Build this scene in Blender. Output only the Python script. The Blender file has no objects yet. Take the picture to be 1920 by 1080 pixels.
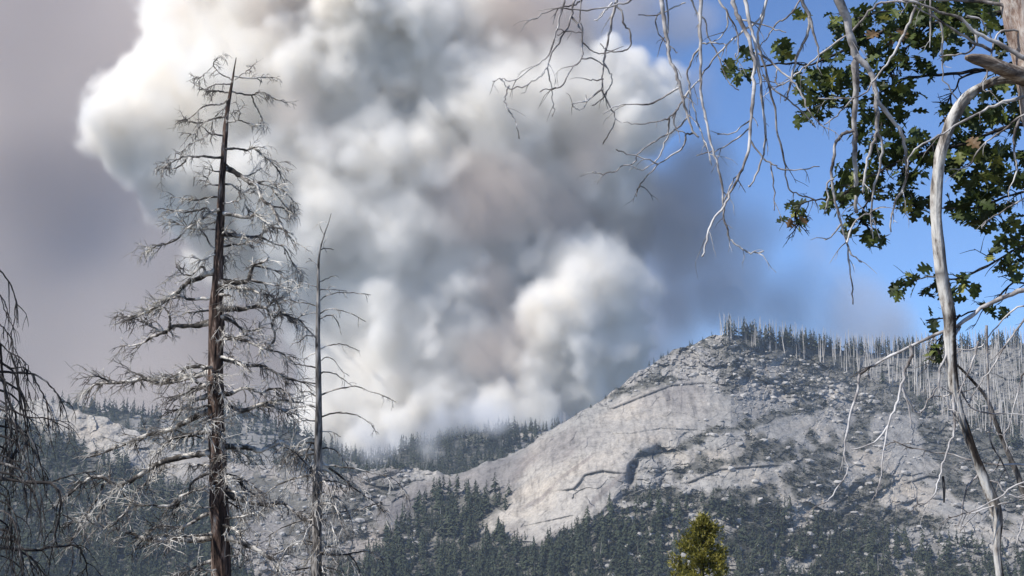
import bpy, math, random
import numpy as np
from mathutils import Vector, Matrix

S = bpy.context.scene
random.seed(7)
rng = np.random.default_rng(11)

# ------------------------------------------------------------------ camera, sky, sun, exposure
PITCH = math.radians(9.8)
F = 2667.0                       # focal length in photograph pixels (1920 wide)
CP, SP = math.cos(PITCH), math.sin(PITCH)
cam = bpy.data.objects.new('camera', bpy.data.cameras.new('camera'))
S.collection.objects.link(cam)
cam.data.sensor_width = 36
cam.data.lens = 36 * F / 1920
cam.data.clip_start = 0.5
cam.data.clip_end = 90000
cam.rotation_euler = (math.pi / 2 + PITCH, 0, 0)
S.camera = cam

SUN_EL, SUN_AZ = math.radians(44), math.radians(-122)      # clockwise from +Y
world = bpy.data.worlds.new('World')
S.world = world
world.use_nodes = True
wn = world.node_tree
sky = wn.nodes.new('ShaderNodeTexSky')
sky.sky_type = 'NISHITA'
sky.sun_disc = False
sky.sun_elevation = SUN_EL
sky.sun_rotation = SUN_AZ
sky.altitude = 1800
sky.air_density = 1.0
sky.dust_density = 0.3
sky.ozone_density = 3.0
tn = wn.nodes.new('ShaderNodeMix'); tn.data_type = 'RGBA'; tn.blend_type = 'MULTIPLY'; tn.inputs[0].default_value = 1.0
tn.inputs[7].default_value = (0.66, 0.82, 1.04, 1)
wn.links.new(sky.outputs[0], tn.inputs[6]); wn.links.new(tn.outputs[2], wn.nodes['Background'].inputs[0])
wn.nodes['Background'].inputs[1].default_value = 0.12

sun = bpy.data.objects.new('sun', bpy.data.lights.new('sun', 'SUN'))
S.collection.objects.link(sun)
sun.data.energy = 4.6
sun.data.angle = math.radians(0.5)
sun.data.color = (1.0, 0.95, 0.88)
SUND = Vector((math.cos(SUN_EL) * math.sin(SUN_AZ), math.cos(SUN_EL) * math.cos(SUN_AZ), math.sin(SUN_EL)))
sun.rotation_euler = SUND.to_track_quat('Z', 'Y').to_euler()

S.view_settings.view_transform = 'Standard'
S.view_settings.look = 'None'
S.view_settings.gamma = 1
S.view_settings.exposure = 0.38
S.view_settings.use_curve_mapping = False
S.render.engine = 'CYCLES'
S.cycles.volume_bounces = 20
S.cycles.max_bounces = 20
S.cycles.volume_step_rate = 2.4
S.cycles.use_denoising = True


# ------------------------------------------------------------------ helpers
def P(px, py, d):
    """world point seen at photograph pixel (px, py) at distance d along the view axis"""
    x = (px - 960) / F * d
    v = (540 - py) / F * d
    return np.stack(np.broadcast_arrays(x, d * CP - v * SP, d * SP + v * CP), -1).astype(float)


def put(o, label=None, cat=None, group=None, kind=None):
    if label: o['label'] = label
    if cat: o['category'] = cat
    if group: o['group'] = group
    if kind: o['kind'] = kind
    return o


def empty(name, loc, label, cat, group=None):
    o = bpy.data.objects.new(name, None)
    o.location = loc
    S.collection.objects.link(o)
    return put(o, label, cat, group)


def mesh_obj(name, V, faces, mats, parent=None, mi=None, smooth=False, attrs=None):
    """V (n,3); faces: (m,3)/(m,4) array or a list of such arrays"""
    if not isinstance(faces, list) or isinstance(faces[0], tuple): faces = [faces]
    faces = [np.asarray(f, np.int32) for f in faces if len(f)]
    me = bpy.data.meshes.new(name)
    V = np.asarray(V, np.float32)
    me.vertices.add(len(V)); me.vertices.foreach_set('co', V.ravel())
    tot = np.concatenate([np.full(len(f), f.shape[1], np.int32) for f in faces])
    loops = np.concatenate([f.ravel() for f in faces])
    me.loops.add(len(loops)); me.loops.foreach_set('vertex_index', loops)
    me.polygons.add(len(tot))
    st = np.concatenate([[0], np.cumsum(tot)[:-1]]).astype(np.int32)
    me.polygons.foreach_set('loop_start', st)
    if mi is not None: me.polygons.foreach_set('material_index', np.asarray(mi, np.int32))
    me.polygons.foreach_set('use_smooth', np.full(len(tot), smooth))
    for m in (mats if isinstance(mats, (list, tuple)) else [mats]): me.materials.append(m)
    for k, a in (attrs or {}).items():
        a = np.asarray(a, np.float32)
        at = me.attributes.new(k, 'FLOAT', 'POINT'); at.data.foreach_set('value', a.ravel())
    me.update(calc_edges=True)
    o = bpy.data.objects.new(name, me)
    S.collection.objects.link(o)
    if parent is not None: o.parent = parent
    return o


def interp(n, N):
    t = np.linspace(0, n - 1.0001, N); i = t.astype(int); f = t - i; a = np.arange(N)
    M = np.zeros((N, n), np.float32)
    for k, w in ((-1, (1 - f) ** 3 / 6), (0, (3 * f ** 3 - 6 * f ** 2 + 4) / 6), (1, (-3 * f ** 3 + 3 * f ** 2 + 3 * f + 1) / 6), (2, f ** 3 / 6)):
        np.add.at(M, (a, np.clip(i + k, 0, n - 1)), w * 1.32)
    return M


def noise2(shape, cell):
    cell = cell if isinstance(cell, tuple) else (cell, cell)
    n = [max(2, int(s / c) + 2) for s, c in zip(shape, cell)]
    L = rng.uniform(-1, 1, n).astype(np.float32)
    return interp(n[0], shape[0]) @ L @ interp(n[1], shape[1]).T


def noise3(shape, cell):
    n = [max(2, int(s / cell) + 2) for s in shape]
    t = rng.uniform(-1, 1, n).astype(np.float32)
    t = np.tensordot(interp(n[0], shape[0]), t, (1, 0))
    t = np.tensordot(t, interp(n[1], shape[1]), (1, 1)).transpose(0, 2, 1)
    return np.tensordot(t, interp(n[2], shape[2]), (2, 1))


def cells(X, Y, cw, ch, warp=0.0):
    """irregular blocks: per point a random value of its block, a tilt and the distance to the block's edge"""
    u = X / cw + warp; v = Y / ch + warp
    iu = np.floor(u).astype(int); iv = np.floor(v).astype(int)
    n = 1024
    T = rng.random((n, n, 5)).astype(np.float32)
    d1 = np.full(X.shape, 9.); d2 = np.full(X.shape, 9.); val = np.zeros(X.shape); tilt = np.zeros(X.shape)
    for a in (-1, 0, 1):
        for b in (-1, 0, 1):
            t = T[(iu + a) % n, (iv + b) % n]
            du = u - (iu + a + t[..., 0]); dv = v - (iv + b + t[..., 1])
            d = np.hypot(du, dv)
            m = d < d1
            d2 = np.where(m, d1, np.minimum(d2, d))
            val = np.where(m, t[..., 2], val); tilt = np.where(m, (t[..., 3] - .5) * du + (t[..., 4] - .5) * dv, tilt)
            d1 = np.where(m, d, d1)
    return val, tilt, d2 - d1


def sstep(a, b, x):
    t = np.clip((x - a) / (b - a), 0, 1); return t * t * (3 - 2 * t)


def blur(A, n):
    for ax in (0, 1):
        for _ in range(2):
            k = np.ones(2 * n + 1) / (2 * n + 1)
            pad = [(0, 0), (0, 0)]; pad[ax] = (n, n)
            B = np.pad(A, pad, mode='edge')
            c = np.cumsum(B, axis=ax)
            z = np.zeros_like(np.take(c, [0], axis=ax))
            c = np.concatenate([z, c], axis=ax)
            m = A.shape[ax]
            A = (np.take(c, np.arange(2 * n + 1, 2 * n + 1 + m), axis=ax) - np.take(c, np.arange(m), axis=ax)) / (2 * n + 1)
    return A


def inpoly(X, Y, poly):
    r = np.zeros(X.shape, bool)
    n = len(poly)
    for i in range(n):
        (x1, y1), (x2, y2) = poly[i], poly[(i + 1) % n]
        if y1 == y2: continue
        c = ((y1 > Y) != (y2 > Y)) & (X < (x2 - x1) * (Y - y1) / (y2 - y1) + x1)
        r ^= c
    return r


def polydist(X, Y, pts):
    """distance to a polyline, and the signed vertical offset (positive below it)"""
    best = np.full(X.shape, 1e9); off = np.zeros(X.shape)
    for (x1, y1), (x2, y2) in zip(pts[:-1], pts[1:]):
        dx, dy = x2 - x1, y2 - y1
        t = np.clip(((X - x1) * dx + (Y - y1) * dy) / (dx * dx + dy * dy), 0, 1)
        ex, ey = X - (x1 + t * dx), Y - (y1 + t * dy)
        d = np.hypot(ex, ey)
        m = d < best
        best[m] = d[m]; off[m] = ey[m]
    return best, off


# ------------------------------------------------------------------ materials
def new_mat(name):
    m = bpy.data.materials.new(name); m.use_nodes = True
    nt = m.node_tree
    b = nt.nodes['Principled BSDF']
    b.inputs['Specular IOR Level'].default_value = 0.15
    b.inputs['Roughness'].default_value = 0.9
    return m, nt, b


def N(nt, t, **kw):
    n = nt.nodes.new(t)
    for k, v in kw.items(): setattr(n, k, v)
    return n


def mixc(nt, fac, a, b, blend='MIX'):
    n = N(nt, 'ShaderNodeMix', data_type='RGBA', blend_type=blend)
    for s, v in ((n.inputs[0], fac), (n.inputs[6], a), (n.inputs[7], b)):
        if isinstance(v, (int, float)): s.default_value = v
        elif isinstance(v, tuple): s.default_value = (*v, 1)
        else: nt.links.new(v, s)
    return n.outputs[2]


def ramp(nt, v, stops):
    n = N(nt, 'ShaderNodeValToRGB')
    e = n.color_ramp.elements
    while len(e) < len(stops): e.new(0.5)
    for x, (p, c) in zip(e, stops):
        x.position = p; x.color = (*c, 1) if isinstance(c, tuple) else (c, c, c, 1)
    nt.links.new(v, n.inputs[0]); return n.outputs[0]


def noise_tex(nt, vec, scale, detail=4, rough=0.6, dist=0.0):
    n = N(nt, 'ShaderNodeTexNoise'); n.inputs['Scale'].default_value = scale
    n.inputs['Detail'].default_value = detail; n.inputs['Roughness'].default_value = rough
    n.inputs['Distortion'].default_value = dist
    nt.links.new(vec, n.inputs['Vector']); return n.outputs[0]


def mapping(nt, vec, scale, rot=(0, 0, 0)):
    n = N(nt, 'ShaderNodeMapping'); n.inputs['Scale'].default_value = scale; n.inputs['Rotation'].default_value = rot
    nt.links.new(vec, n.inputs['Vector']); return n.outputs[0]


def mat_rock(name, base=(0.39, 0.368, 0.33)):
    m, nt, b = new_mat(name)
    geo = N(nt, 'ShaderNodeNewGeometry').outputs['Position']
    fine = noise_tex(nt, geo, 0.22, 5, 0.8, 0.2)
    big = noise_tex(nt, geo, 0.006, 5, 0.6)
    mid = noise_tex(nt, geo, 0.05, 6, 0.7, 0.4)
    streak = noise_tex(nt, mapping(nt, geo, (0.11, 0.014, 0.012), (0, 0.12, 0)), 1.0, 5, 0.6, 0.3)
    c = ramp(nt, big, [(0.3, (base[0] * .66, base[1] * .67, base[2] * .7)), (0.52, base), (0.72, (base[0] * 1.2, base[1] * 1.12, base[2] * 1.02))])
    c = mixc(nt, 0.75, c, ramp(nt, mid, [(0.3, .45), (0.48, .85), (0.62, 1.0)]), 'MULTIPLY')
    c = mixc(nt, 0.55, c, ramp(nt, streak, [(0.34, .38), (0.46, .9), (0.6, 1.0), (0.72, 1.15)]), 'MULTIPLY')
    c = mixc(nt, 0.8, c, ramp(nt, fine, [(0.36, .55), (0.5, .95), (0.64, 1.12)]), 'MULTIPLY')
    tint = N(nt, 'ShaderNodeAttribute', attribute_name='dark').outputs['Fac']
    c = mixc(nt, tint, c, mixc(nt, 1.0, c, (0.60, 0.58, 0.60), 'MULTIPLY'))
    pale = N(nt, 'ShaderNodeAttribute', attribute_name='pale').outputs['Fac']
    c = mixc(nt, pale, c, mixc(nt, 1.0, c, (1.22, 1.18, 1.14), 'MULTIPLY'))
    crack = N(nt, 'ShaderNodeAttribute', attribute_name='crack').outputs['Fac']
    c = mixc(nt, crack, c, (0.05, 0.05, 0.05))
    veg = N(nt, 'ShaderNodeAttribute', attribute_name='veg').outputs['Fac']
    vc = ramp(nt, noise_tex(nt, geo, 0.08, 4, .7), [(0.35, (0.045, 0.047, 0.038)), (0.54, (0.085, 0.082, 0.065)), (0.68, (0.21, 0.20, 0.17))])
    c = mixc(nt, veg, c, vc)
    nt.links.new(c, b.inputs['Base Color'])
    bp = N(nt, 'ShaderNodeBump'); bp.inputs['Strength'].default_value = 0.9; bp.inputs['Distance'].default_value = 2.5
    nt.links.new(noise_tex(nt, geo, 0.12, 6, .75), bp.inputs['Height']); nt.links.new(bp.outputs[0], b.inputs['Normal'])
    return m


def mat_simple(name, stops, scale, detail=4, vecscale=(1, 1, 1), rough=0.9, bump=0.0, objco=False, trans=0.0):
    m, nt, b = new_mat(name)
    if objco: vec = N(nt, 'ShaderNodeTexCoord').outputs['Object']
    else: vec = N(nt, 'ShaderNodeNewGeometry').outputs['Position']
    v = noise_tex(nt, mapping(nt, vec, vecscale), scale, detail, .65, .3)
    nt.links.new(ramp(nt, v, stops), b.inputs['Base Color'])
    b.inputs['Roughness'].default_value = rough
    if bump:
        bp = N(nt, 'ShaderNodeBump'); bp.inputs['Strength'].default_value = 0.8; bp.inputs['Distance'].default_value = bump
        nt.links.new(v, bp.inputs['Height']); nt.links.new(bp.outputs[0], b.inputs['Normal'])
    return m


M_ROCK = mat_rock('granite')
M_SOIL = mat_simple('forest_soil', [(0.3, (0.03, 0.035, 0.028)), (0.55, (0.06, 0.06, 0.045)), (0.75, (0.13, 0.12, 0.10))], 0.03)
M_NEARG = mat_simple('dry_ground', [(0.3, (0.08, 0.07, 0.05)), (0.55, (0.16, 0.13, 0.09)), (0.75, (0.24, 0.2, 0.14))], 0.8)


def mat_conifer(name, a, b_, c_):
    m, nt, b = new_mat(name)
    r = N(nt, 'ShaderNodeObjectInfo').outputs['Random']
    geo = N(nt, 'ShaderNodeNewGeometry').outputs['Position']
    v = noise_tex(nt, geo, 0.03, 3, .8)
    c = ramp(nt, v, [(0.3, a), (0.5, b_), (0.7, c_)])
    c = mixc(nt, 0.5, c, ramp(nt, r, [(0.0, .7), (1.0, 1.5)]), 'MULTIPLY')
    nt.links.new(c, b.inputs['Base Color'])
    return m


M_CONIF = mat_conifer('conifer_needles', (0.028, 0.037, 0.022), (0.044, 0.053, 0.031), (0.068, 0.075, 0.045))
M_SHRUB = mat_conifer('shrub_leaves', (0.026, 0.030, 0.020), (0.042, 0.046, 0.031), (0.07, 0.072, 0.05))
M_FARTRUNK = mat_simple('far_trunk_bark', [(0.3, (0.10, 0.09, 0.08)), (0.7, (0.18, 0.16, 0.14))], 0.3)
M_POLE = mat_simple('bleached_pole_wood', [(0.3, (0.30, 0.27, 0.24)), (0.5, (0.46, 0.43, 0.39)), (0.7, (0.58, 0.55, 0.50))], 0.05)
M_BOULD = mat_simple('boulder_granite', [(0.3, (0.2, 0.19, 0.18)), (0.5, (0.34, 0.325, 0.30)), (0.7, (0.50, 0.47, 0.43))], 0.06, 5)

M_SNAGBARK = mat_simple('charred_furrowed_bark', [(0.34, (0.012, 0.010, 0.010)), (0.47, (0.05, 0.034, 0.027)), (0.58, (0.15, 0.10, 0.078)), (0.70, (0.42, 0.38, 0.33))],
                        3.2, 6, (2.6, 2.6, 0.32), bump=0.03)
M_THINBARK = mat_simple('grey_weathered_trunk', [(0.36, (0.02, 0.018, 0.018)), (0.48, (0.12, 0.11, 0.10)), (0.6, (0.30, 0.28, 0.26)), (0.72, (0.48, 0.46, 0.43))],
                        4.0, 6, (2.4, 2.4, 0.35), bump=0.02)
M_BRANCH = mat_simple('silver_and_charred_branch_wood', [(0.38, (0.025, 0.022, 0.020)), (0.49, (0.09, 0.08, 0.07)), (0.55, (0.40, 0.37, 0.33)), (0.66, (0.72, 0.69, 0.63))],
                      1.9, 4)
M_TWIG = mat_simple('silver_twig_wood', [(0.39, (0.05, 0.044, 0.04)), (0.48, (0.22, 0.20, 0.18)), (0.58, (0.64, 0.61, 0.55))], 1.3, 4)
M_DARKTWIG = mat_simple('sooty_branch_wood', [(0.35, (0.015, 0.014, 0.014)), (0.55, (0.045, 0.04, 0.038)), (0.66, (0.20, 0.19, 0.18)), (0.76, (0.42, 0.40, 0.37))], 2.2, 4)
M_PEELED = mat_simple('peeled_white_wood', [(0.34, (0.07, 0.06, 0.05)), (0.43, (0.30, 0.27, 0.24)), (0.5, (0.50, 0.48, 0.44)), (0.62, (0.62, 0.60, 0.56)), (0.75, (0.70, 0.68, 0.64))], 7.0, 7, (1.8, 1.8, 0.45), bump=0.012)
nt_ = M_PEELED.node_tree; b_ = nt_.nodes['Principled BSDF']; src_ = b_.inputs['Base Color'].links[0].from_socket
ca_ = N(nt_, 'ShaderNodeAttribute', attribute_name='char_and_shade').outputs['Fac']
nt_.links.new(mixc(nt_, ca_, src_, (0.035, 0.028, 0.024)), b_.inputs['Base Color'])
M_HANG = mat_simple('bare_hanging_twig_bark', [(0.36, (0.07, 0.06, 0.055)), (0.47, (0.27, 0.25, 0.24)), (0.6, (0.56, 0.54, 0.52)), (0.75, (0.66, 0.64, 0.62))], 3.0, 4)
M_OAKBARK = mat_simple('shaggy_red_grey_bark', [(0.3, (0.08, 0.05, 0.04)), (0.45, (0.28, 0.20, 0.16)), (0.6, (0.50, 0.44, 0.39)), (0.75, (0.62, 0.58, 0.53))], 9.0, 6, (2.5, 2.5, 0.3), bump=0.02)
M_STUB = mat_simple('brown_broken_wood', [(0.3, (0.05, 0.038, 0.03)), (0.5, (0.18, 0.14, 0.11)), (0.68, (0.48, 0.43, 0.37))], 9.0, 5, (.5, 2, 2), bump=0.008)


def mat_leaf(name, cols):
    m, nt, b = new_mat(name)
    at = N(nt, 'ShaderNodeAttribute', attribute_name='tone').outputs['Fac']
    geo = N(nt, 'ShaderNodeNewGeometry').outputs['Position']
    c = ramp(nt, at, cols)
    c = mixc(nt, 0.5, c, ramp(nt, noise_tex(nt, geo, 25, 3), [(0.3, .6), (0.7, 1.3)]), 'MULTIPLY')
    nt.links.new(c, b.inputs['Base Color'])
    b.inputs['Roughness'].default_value = 0.55
    b.inputs['Specular IOR Level'].default_value = 0.35
    tr = N(nt, 'ShaderNodeBsdfTranslucent'); nt.links.new(c, tr.inputs[0])
    mx = N(nt, 'ShaderNodeMixShader'); mx.inputs[0].default_value = 0.34
    nt.links.new(b.outputs[0], mx.inputs[1]); nt.links.new(tr.outputs[0], mx.inputs[2])
    nt.links.new(mx.outputs[0], nt.nodes['Material Output'].inputs['Surface'])
    return m


M_LEAF = mat_leaf('oak_leaf', [(0.0, (0.026, 0.040, 0.013)), (0.5, (0.055, 0.080, 0.022)), (0.8, (0.12, 0.15, 0.035)), (0.95, (0.28, 0.28, 0.07)), (1.0, (0.20, 0.13, 0.07))])
M_CEDAR = mat_leaf('yellow_green_sprays', [(0.0, (0.05, 0.055, 0.015)), (0.5, (0.19, 0.175, 0.032)), (1.0, (0.40, 0.35, 0.07))])


# ------------------------------------------------------------------ terrain
def hill(name, px0, px1, step, ridge, bottom, dtop, dbot, power, relief, mats, attrs=None, rows=300, back=(0.35, 700), label=None):
    """A hillside as one sheet: from its foot up to its crest and down the far side. Returns a sampler for standing things on it."""
    xs = np.arange(px0, px1 + step, step).astype(float)
    R = np.interp(xs, *zip(*ridge)); JR = relief.get('rough', 0) * (noise2((len(xs), 2), (7 / step, 1))[:, 0] + .6 * noise2((len(xs), 2), (20 / step, 1))[:, 0])
    DT = np.interp(xs, *zip(*dtop)); DB = np.interp(xs, *zip(*dbot))
    t = np.linspace(0, 1, rows)[:, None]
    PY = bottom + (R[None] - bottom) * t + JR[None] * t ** 40
    PX = np.broadcast_to(xs[None], PY.shape)
    D = DB + (DT - DB) * t ** power
    extra, at = relief['fn'](PX, PY, t, step)
    D = D + extra
    V = P(PX, PY, D)
    # the far side
    k = np.array([20, 60, 140, 260, 420, 600, 800, 1000.])[:, None]
    f = V[-1][None]
    Bk = np.stack([f[..., 0] + 0 * k, f[..., 1] + k * back[1] / 1000, f[..., 2] - k * back[0] * (0.4 + k / 1000)], -1)
    kk = np.array([900., 500, 250, 120, 40])[:, None]
    g = V[0][None]
    Fr = np.stack([g[..., 0] + 0 * kk, g[..., 1] - kk * .25, g[..., 2] - kk * 0.13 * 1.3], -1)
    A = np.concatenate([Fr, V, Bk], 0)
    n, m = A.shape[:2]
    idx = np.arange(n * m).reshape(n, m)
    Q = np.stack([idx[:-1, :-1], idx[:-1, 1:], idx[1:, 1:], idx[1:, :-1]], -1).reshape(-1, 4)
    att = {}
    for kx, a in at.items():
        a = np.broadcast_to(a, PY.shape)
        att[kx] = np.concatenate([np.repeat(a[:1], len(kk), 0), a, np.repeat(a[-1:], len(k), 0)], 0)
    o = mesh_obj(name, A.reshape(-1, 3), Q, mats, attrs=att)
    put(o, label, None, None, 'structure')

    def samp(px, py):
        px = np.asarray(px, float); py = np.asarray(py, float)
        i = np.clip((px - px0) / step, 0, len(xs) - 1.001); i0 = i.astype(int); fi = i - i0
        r = R[i0] * (1 - fi) + R[i0 + 1] * fi
        tt = (py - bottom) / (r - bottom)
        ok = (tt > 0) & (tt <= 1.0)
        j = np.clip(tt, 0, 1) * (rows - 1.001); j0 = j.astype(int); fj = j - j0
        d = (D[j0, i0] * (1 - fi) + D[j0, i0 + 1] * fi) * (1 - fj) + (D[j0 + 1, i0] * (1 - fi) + D[j0 + 1, i0 + 1] * fi) * fj
        return d, ok
    return samp, (PX, PY), (xs, R)


CREST = [(-300, 790), (-100, 775), (0, 765), (50, 752), (90, 750), (130, 765), (200, 785), (250, 808), (300, 835), (350, 850), (430, 868), (500, 872), (560, 876), (640, 888), (700, 880),
         (740, 877), (780, 880), (820, 886), (850, 892), (870, 886), (900, 870), (930, 862), (960, 850), (985, 842), (1000, 830), (1030, 806), (1060, 790), (1090, 773), (1120, 756),
         (1150, 735), (1180, 711), (1200, 695), (1230, 678), (1260, 660), (1300, 645), (1330, 633), (1350, 628), (1370, 626), (1420, 634), (1480, 644), (1540, 652), (1600, 660), (1700, 660),
         (1800, 652), (1920, 645), (2100, 640), (2300, 660)]

SLAB = [(960, 1012), (905, 1000), (930, 968), (960, 930), (975, 880), (985, 850), (1040, 806), (1120, 765), (1180, 742), (1270, 722), (1335, 725), (1350, 765), (1300, 790), (1290, 812), (1200, 850), (1180, 870), (1165, 925), (1120, 960), (1080, 990), (1020, 1015)]
DSLAB = [(700, 1010), (720, 960), (760, 930), (770, 905), (850, 892), (930, 864), (990, 848), (980, 880), (962, 930), (930, 930), (860, 918), (800, 935), (750, 990)]
RUB = [(1130, 745), (1200, 690), (1330, 630), (1440, 650), (1540, 690), (1640, 740), (1700, 780), (1560, 780), (1400, 770), (1345, 720), (1270, 712)]
LEDGES = [([(1062, 918), (1075, 916), (1088, 903), (1096, 890), (1130, 882), (1152, 886)], 5.5, 20), ([(1130, 812), (1180, 812), (1240, 802), (1300, 805)], 4, 12), ([(1268, 838), (1274, 820), (1284, 810)], 5, 10),
          ([(985, 985), (1030, 975), (1070, 966)], 4, 10), ([(1405, 870), (1412, 850), (1416, 830)], 6, 10), ([(1700, 905), (1740, 892), (1762, 895)], 8, 16), ([(1150, 765), (1200, 745), (1260, 722), (1320, 718)], 6, 14),
          ([(1010, 880), (1060, 862), (1110, 850)], 3, 9), ([(1600, 940), (1640, 925), (1680, 900)], 8, 18), ([(1560, 950), (1590, 930), (1600, 905)], 8, 14), ([(1290, 905), (1350, 880), (1450, 872)], 6, 14)]

HM = {}


def main_relief(PX, PY, t, step):
    sh = PX.shape
    st_y = (1200 - 800) / sh[0]
    nz = lambda cell, an=1.0: noise2(sh, (cell / st_y / 1.0, cell * an / step))
    slab = blur(inpoly(PX + 14 * nz(28) + 6 * nz(9), PY + 12 * nz(24) + 5 * nz(8), SLAB).astype(float), 5)
    dslab = blur(inpoly(PX, PY, DSLAB).astype(float), 4)
    rub = blur(inpoly(PX, PY, RUB).astype(float), 8)
    smooth = np.clip(slab + dslab, 0, 1)
    gap = sstep(-.35, -.05, nz(26, 1.3) + .5 * nz(10))
    D = 28 * nz(230) + 12 * nz(90)
    D += -110 * np.exp(-(((PX - 1090) / 170) ** 2 + ((PY - 850) / 140) ** 2))          # the face bulges out
    D += -50 * np.exp(-(((PX - 1480) / 150) ** 2 + ((PY - 880) / 90) ** 2))
    warp = 30 * nz(120) + 12 * nz(45)
    lg = ((PY + warp + 0.25 * (PX - 1200)) / 33.0)
    saw = lg - np.floor(lg)
    led = np.where(saw < .3, saw / .3, 1 - (saw - .3) / .7)
    wq = .8 * nz(40) + .3 * nz(15)
    v1, t1, e1 = cells(PX, PY, 46, 24, wq); v2, t2, e2 = cells(PX, PY, 17, 10, wq); v3, t3, e3 = cells(PX, PY, 8, 5.5, wq)
    blocks = 12 * v1 + 16 * t1 + 5.5 * v2 + 8 * t2 + 2.6 * v3 + 3 * t3
    face = sstep(-.15, .25, nz(80, 1.5)) * sstep(660, 760, PY) * .65
    D += (1 - smooth) * (1 - face) * (9 * led + 6 * np.abs(nz(36)) + 4 * nz(18) + blocks)
    # blocky boulders high on the dome
    blk = np.abs(nz(16)) + .6 * np.abs(nz(8))
    D += rub * (5 * blk + 7 * v2 + 5 * v3 - 3)
    # slab: faint sheets and run-off flutes following the slope
    u = PX * .62 + PY * .78
    fl = np.interp(u, np.arange(0, 4000, 7.), rng.uniform(-1, 1, 572)) + .7 * np.interp(u + 9 * nz(30), np.arange(0, 4000, 3.3), rng.uniform(-1, 1, 1213))
    D += slab * (0.8 * fl * (.3 + np.abs(nz(60))) + 3.0 * nz(40) + 1.6 * nz(10) + .9 * nz(5) + 3 * v1 + 3 * t1 + .8 * v2)
    u2 = PX * .35 + PY * .93
    f2 = np.interp(u2 + 10 * nz(60), np.arange(0, 4000, 9.), rng.uniform(-1, 1, 445)) + .6 * np.interp(u2, np.arange(0, 4000, 4.), rng.uniform(-1, 1, 1000))
    D += dslab * (4.5 * f2 + 4 * nz(30) + 1.5 * nz(8))
    crack = np.zeros(sh)
    for pts, amp, fall in LEDGES:
        d, off = polydist(PX, PY, pts)
        D += np.where(off > 0, amp * np.exp(-d / fall) * sstep(0, 2.5, off), -0.35 * amp * np.exp(-d / (fall * .8)))
        crack = np.maximum(crack, sstep(3.2, 1.2, d) * .65 * (amp > 5))  # deeper ledges darkened along their line: crack and overhang shade painted together
    cl = inpoly(PX, PY, [(1180, 870), (1190, 862), (1197, 872), (1190, 900), (1180, 918), (1177, 898)])
    cl = blur(cl.astype(float), 1)
    D += 13 * cl
    crack = np.maximum(crack, .6 * cl)  # the cleft's shade put into the rock colour
    # random joints
    crack = np.maximum(crack, (1 - smooth) * sstep(.05, .01, e1) * .3 * (v1 > .5)); crack = np.maximum(crack, (1 - smooth) * sstep(.08, .02, e2) * .25 * (v2 > .6))
    j = np.abs(nz(75, .5) + .3 * nz(20)); crack = np.maximum(crack, sstep(.010, .0, j) * .3)
    j = np.abs(nz(42, .35) + .5 * nz(12)); crack = np.maximum(crack, sstep(.012, .0, j) * .25)
    # vegetated ground: forest floor and shrub belts
    q1 = np.interp(PX + 5 * nz(30), np.arange(-400, 2500, 4.5), rng.uniform(0, 1, 645)); q2 = np.interp(u + 8 * nz(40), np.arange(-400, 4200, 6.), rng.uniform(0, 1, 767))
    stain = slab * (.8 * sstep(.62, .9, q1) * sstep(1180, 1240, PX) + .75 * sstep(.6, .92, q2) * sstep(1240, 1160, PX)) * sstep(-.25, .2, nz(45)) + slab * .5 * sstep(.1, .5, nz(60))
    veg = blur(inpoly(PX, PY, FOR_L).astype(float), 6) + blur(inpoly(PX, PY, FOR_M).astype(float), 5) * (1 - .45 * sstep(1100, 1300, PX)) + blur(inpoly(PX, PY, BURN).astype(float), 8) * .8
    patch = sstep(-.06, .2, .8 * nz(70, 1.8) + .7 * nz(26, 1.8) + .35 * nz(9, 1.3))
    belt = np.zeros(sh)
    for pts, w in BELTS:
        d, off = polydist(PX, PY, pts); belt = np.maximum(belt, sstep(w * 1.3, w * .4, d + 5 * nz(10)))
    outer = sstep(1120, 1220, PX) * (1 - slab)
    shr = np.clip(outer * patch * (0.75 + .25 * sstep(700, 850, PY)) + belt, 0, 1)
    midl = (PX < 740) & (PX > 420)
    shr = np.clip(shr + blur(midl.astype(float), 6) * sstep(-.1, .25, nz(40, 1.5) + .6 * nz(12)) * .9, 0, 1) * (1 - slab * (belt < .2))
    shr *= 1 - .9 * dslab
    HM['veg'] = np.clip(veg, 0, 1) * (1 - slab) * (.85 + .15 * gap); HM['shr'] = shr; HM['slab'] = slab; HM['dslab'] = dslab; HM['rub'] = rub
    D += 0
    return D, dict(veg=np.clip(HM['veg'] * .9 * (1 - .4 * sstep(1150, 1300, PX)) + shr * .78, 0, 1), dark=np.clip(dslab * .75 + .6 * sstep(800, 720, PX) * sstep(300, 400, PX) * (1 - slab) + stain + .0 * PX, 0, 1), pale=np.clip(slab * .75 + rub * .45 * (nz(12) > -.1) + .25 * (PX < 300), 0, 1), crack=crack)  # dark: stains, plus shade tinted onto the slab turned from the sun


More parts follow.
